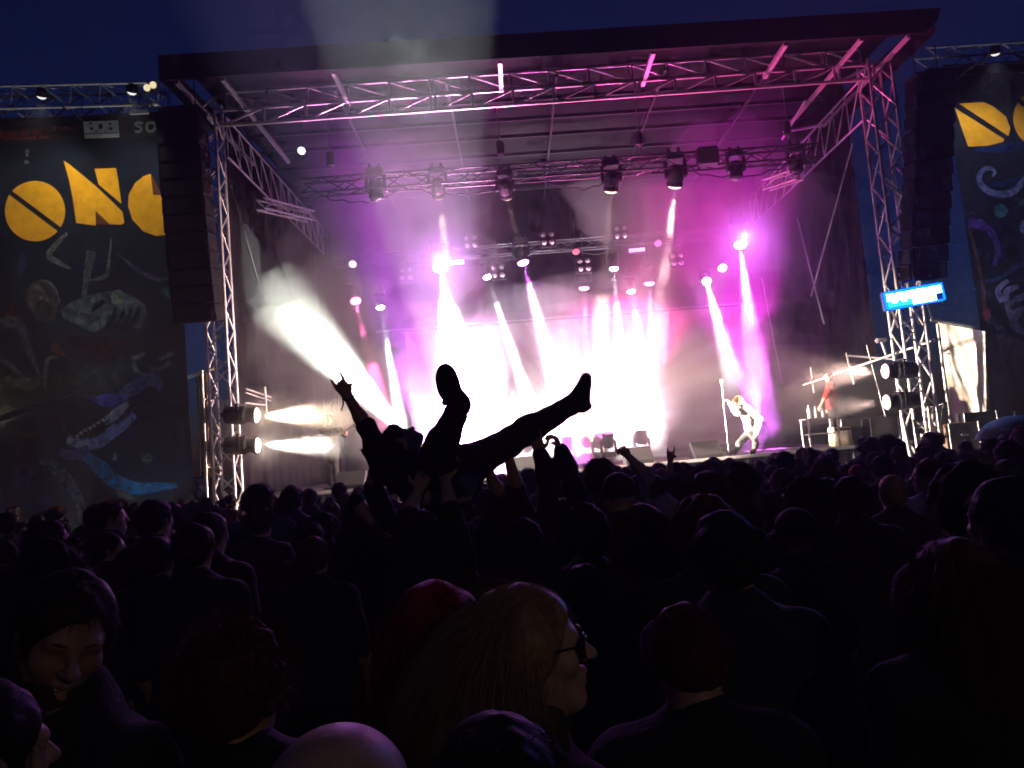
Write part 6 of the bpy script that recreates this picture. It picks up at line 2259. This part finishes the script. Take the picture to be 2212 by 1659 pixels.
# beard and glasses of the smiling man
bp = [E((0, 0.052, -0.082), (0.050, 0.048, 0.042), 0.02), C((0.058, 0.005, -0.045), (0.02, 0.068, -0.095), 0.018, 0.018, 0.02), C((-0.058, 0.005, -0.045), (-0.02, 0.068, -0.095), 0.018, 0.018, 0.02),
      E((0, 0.108, -0.062), (0.023, 0.022, 0.012), 0.008, sub=True)]
V_, Q_ = grow(bp, 0.006, noise=fuzz(9, 130, 0.003))
mesh_child('beard', to_mesh('beard', V_, Q_, mat('short brown beard', (0.055, 0.03, 0.02), 0.9, var=0.4, scale=80, spec=0.1)), sm, None, Pm['R'], Vector(Pm['head']) - bm_, 1.0)
for s in (-1, 1):
    b = MB()
    b.path([(s * 0.014, 0.091, 0.024), (s * 0.032, 0.091, 0.030), (s * 0.052, 0.078, 0.024)], [0.002, 0.003, 0.0012], 6)
    me = bpy.data.meshes.new('eyebrow'); me.from_pydata(b.v, [], b.f); me.update(); me.materials.append(mat('brown eyebrow', (0.10, 0.06, 0.04), 0.9, spec=0.1))
    mesh_child('eyebrow', me, sm, None, Pm['R'], Vector(Pm['head']) - bm_, 1.0)
# ================================================================== air
b = MB(); b.box((1, 17, 5.5), (60, 44, 13.4))
o = b.build('haze', volmat('thin festival haze', (0.95, 0.95, 1.0), HAZE_D, 0.25))
tag(o, 'thin haze hanging over crowd and stage', 'haze', kind='stuff')


def smoke(center, size, density, seed, label, col=(0.97, 0.97, 0.97), aniso=0.2, amp=0.35, sub=4):
    bm = bmesh.new()
    bmesh.ops.create_icosphere(bm, subdivisions=sub, radius=1.0)
    for v in bm.verts:
        p = v.co.copy()
        n = mnoise.fractal(p * 1.3 + Vector((seed * 7.3, seed * 3.1, 0)), 0.6, 2.0, 4)
        v.co = p * (1.0 + amp * n)
        v.co.x *= size[0]; v.co.y *= size[1]; v.co.z *= size[2]
    me = bpy.data.meshes.new('stage_smoke')
    bm.to_mesh(me); bm.free()
    me.materials.append(volmat('stage smoke', col, density, aniso))
    o = bpy.data.objects.new('stage_smoke', me)
    o.location = center
    link(o)
    return tag(o, label, 'smoke', kind='stuff')

smoke(S(1.6, 21.2, 3.2), (7.4, 3.9, 3.0), 0.09, 1, 'thick lit smoke filling the stage', amp=0.3)
smoke(S(1.9, 21.8, 2.9), (6.2, 2.9, 3.0), 0.09, 2, 'outer white smoke around the middle of the stage', amp=0.5)
smoke(S(1.8, 22.0, 2.8), (5.0, 2.5, 2.7), 0.15, 21, 'white smoke at the middle of the stage', amp=0.5)
smoke(S(1.3, 22.2, 2.5), (3.6, 2.0, 2.0), 0.20, 22, 'densest white smoke at the middle of the stage', amp=0.5)
smoke(us(672, 705, 18.4), (1.8, 0.9, 1.4), 0.20, 3, 'smoke puff glowing in the beam at upper left', amp=0.5)
smoke(us(572, 928, 15.9), (0.8, 0.6, 0.7), 0.09, 5, 'warm lit smoke close to the left tower lamps', amp=0.5)
smoke(us(588, 918, 15.95), (1.15, 0.7, 0.85), 0.05, 6, 'thin warm smoke drifting right of the left tower lamps', amp=0.6)
smoke(us(1840, 840, 16.4), (1.5, 0.8, 0.8), 0.022, 9, 'brownish smoke drifting from the right tower lamps', amp=0.3)
smoke(us(1600, 500, 20.6), (3.8, 2.3, 2.8), 0.12, 11, 'violet lit smoke around the highest purple lamp', amp=0.45)
smoke(us(800, 500, 20.3), (3.2, 2.1, 2.7), 0.11, 12, 'violet lit smoke at the upper left of the stage', amp=0.45)
smoke(us(900, 330, 17.0), (1.6, 1.2, 1.3), 0.03, 14, 'grey smoke drifting up through the light shaft under the roof', amp=0.6)
smoke(us(860, 130, 12.5), (1.3, 1.2, 1.0), 0.02, 15, 'faint smoke in the light shaft above the roof edge', amp=0.6)

smoke(us(608, 915, 16.0), (1.6, 0.9, 1.0), 0.02, 7, 'faintest warm smoke between left tower and guitarist', amp=0.5)
smoke(us(700, 745, 18.4), (2.5, 1.0, 1.9), 0.09, 31, 'soft outer smoke along the beam at upper left', amp=0.5)
smoke(us(800, 850, 18.2), (1.5, 0.8, 1.4), 0.14, 32, 'smoke along the lower end of the beam at upper left', amp=0.5)
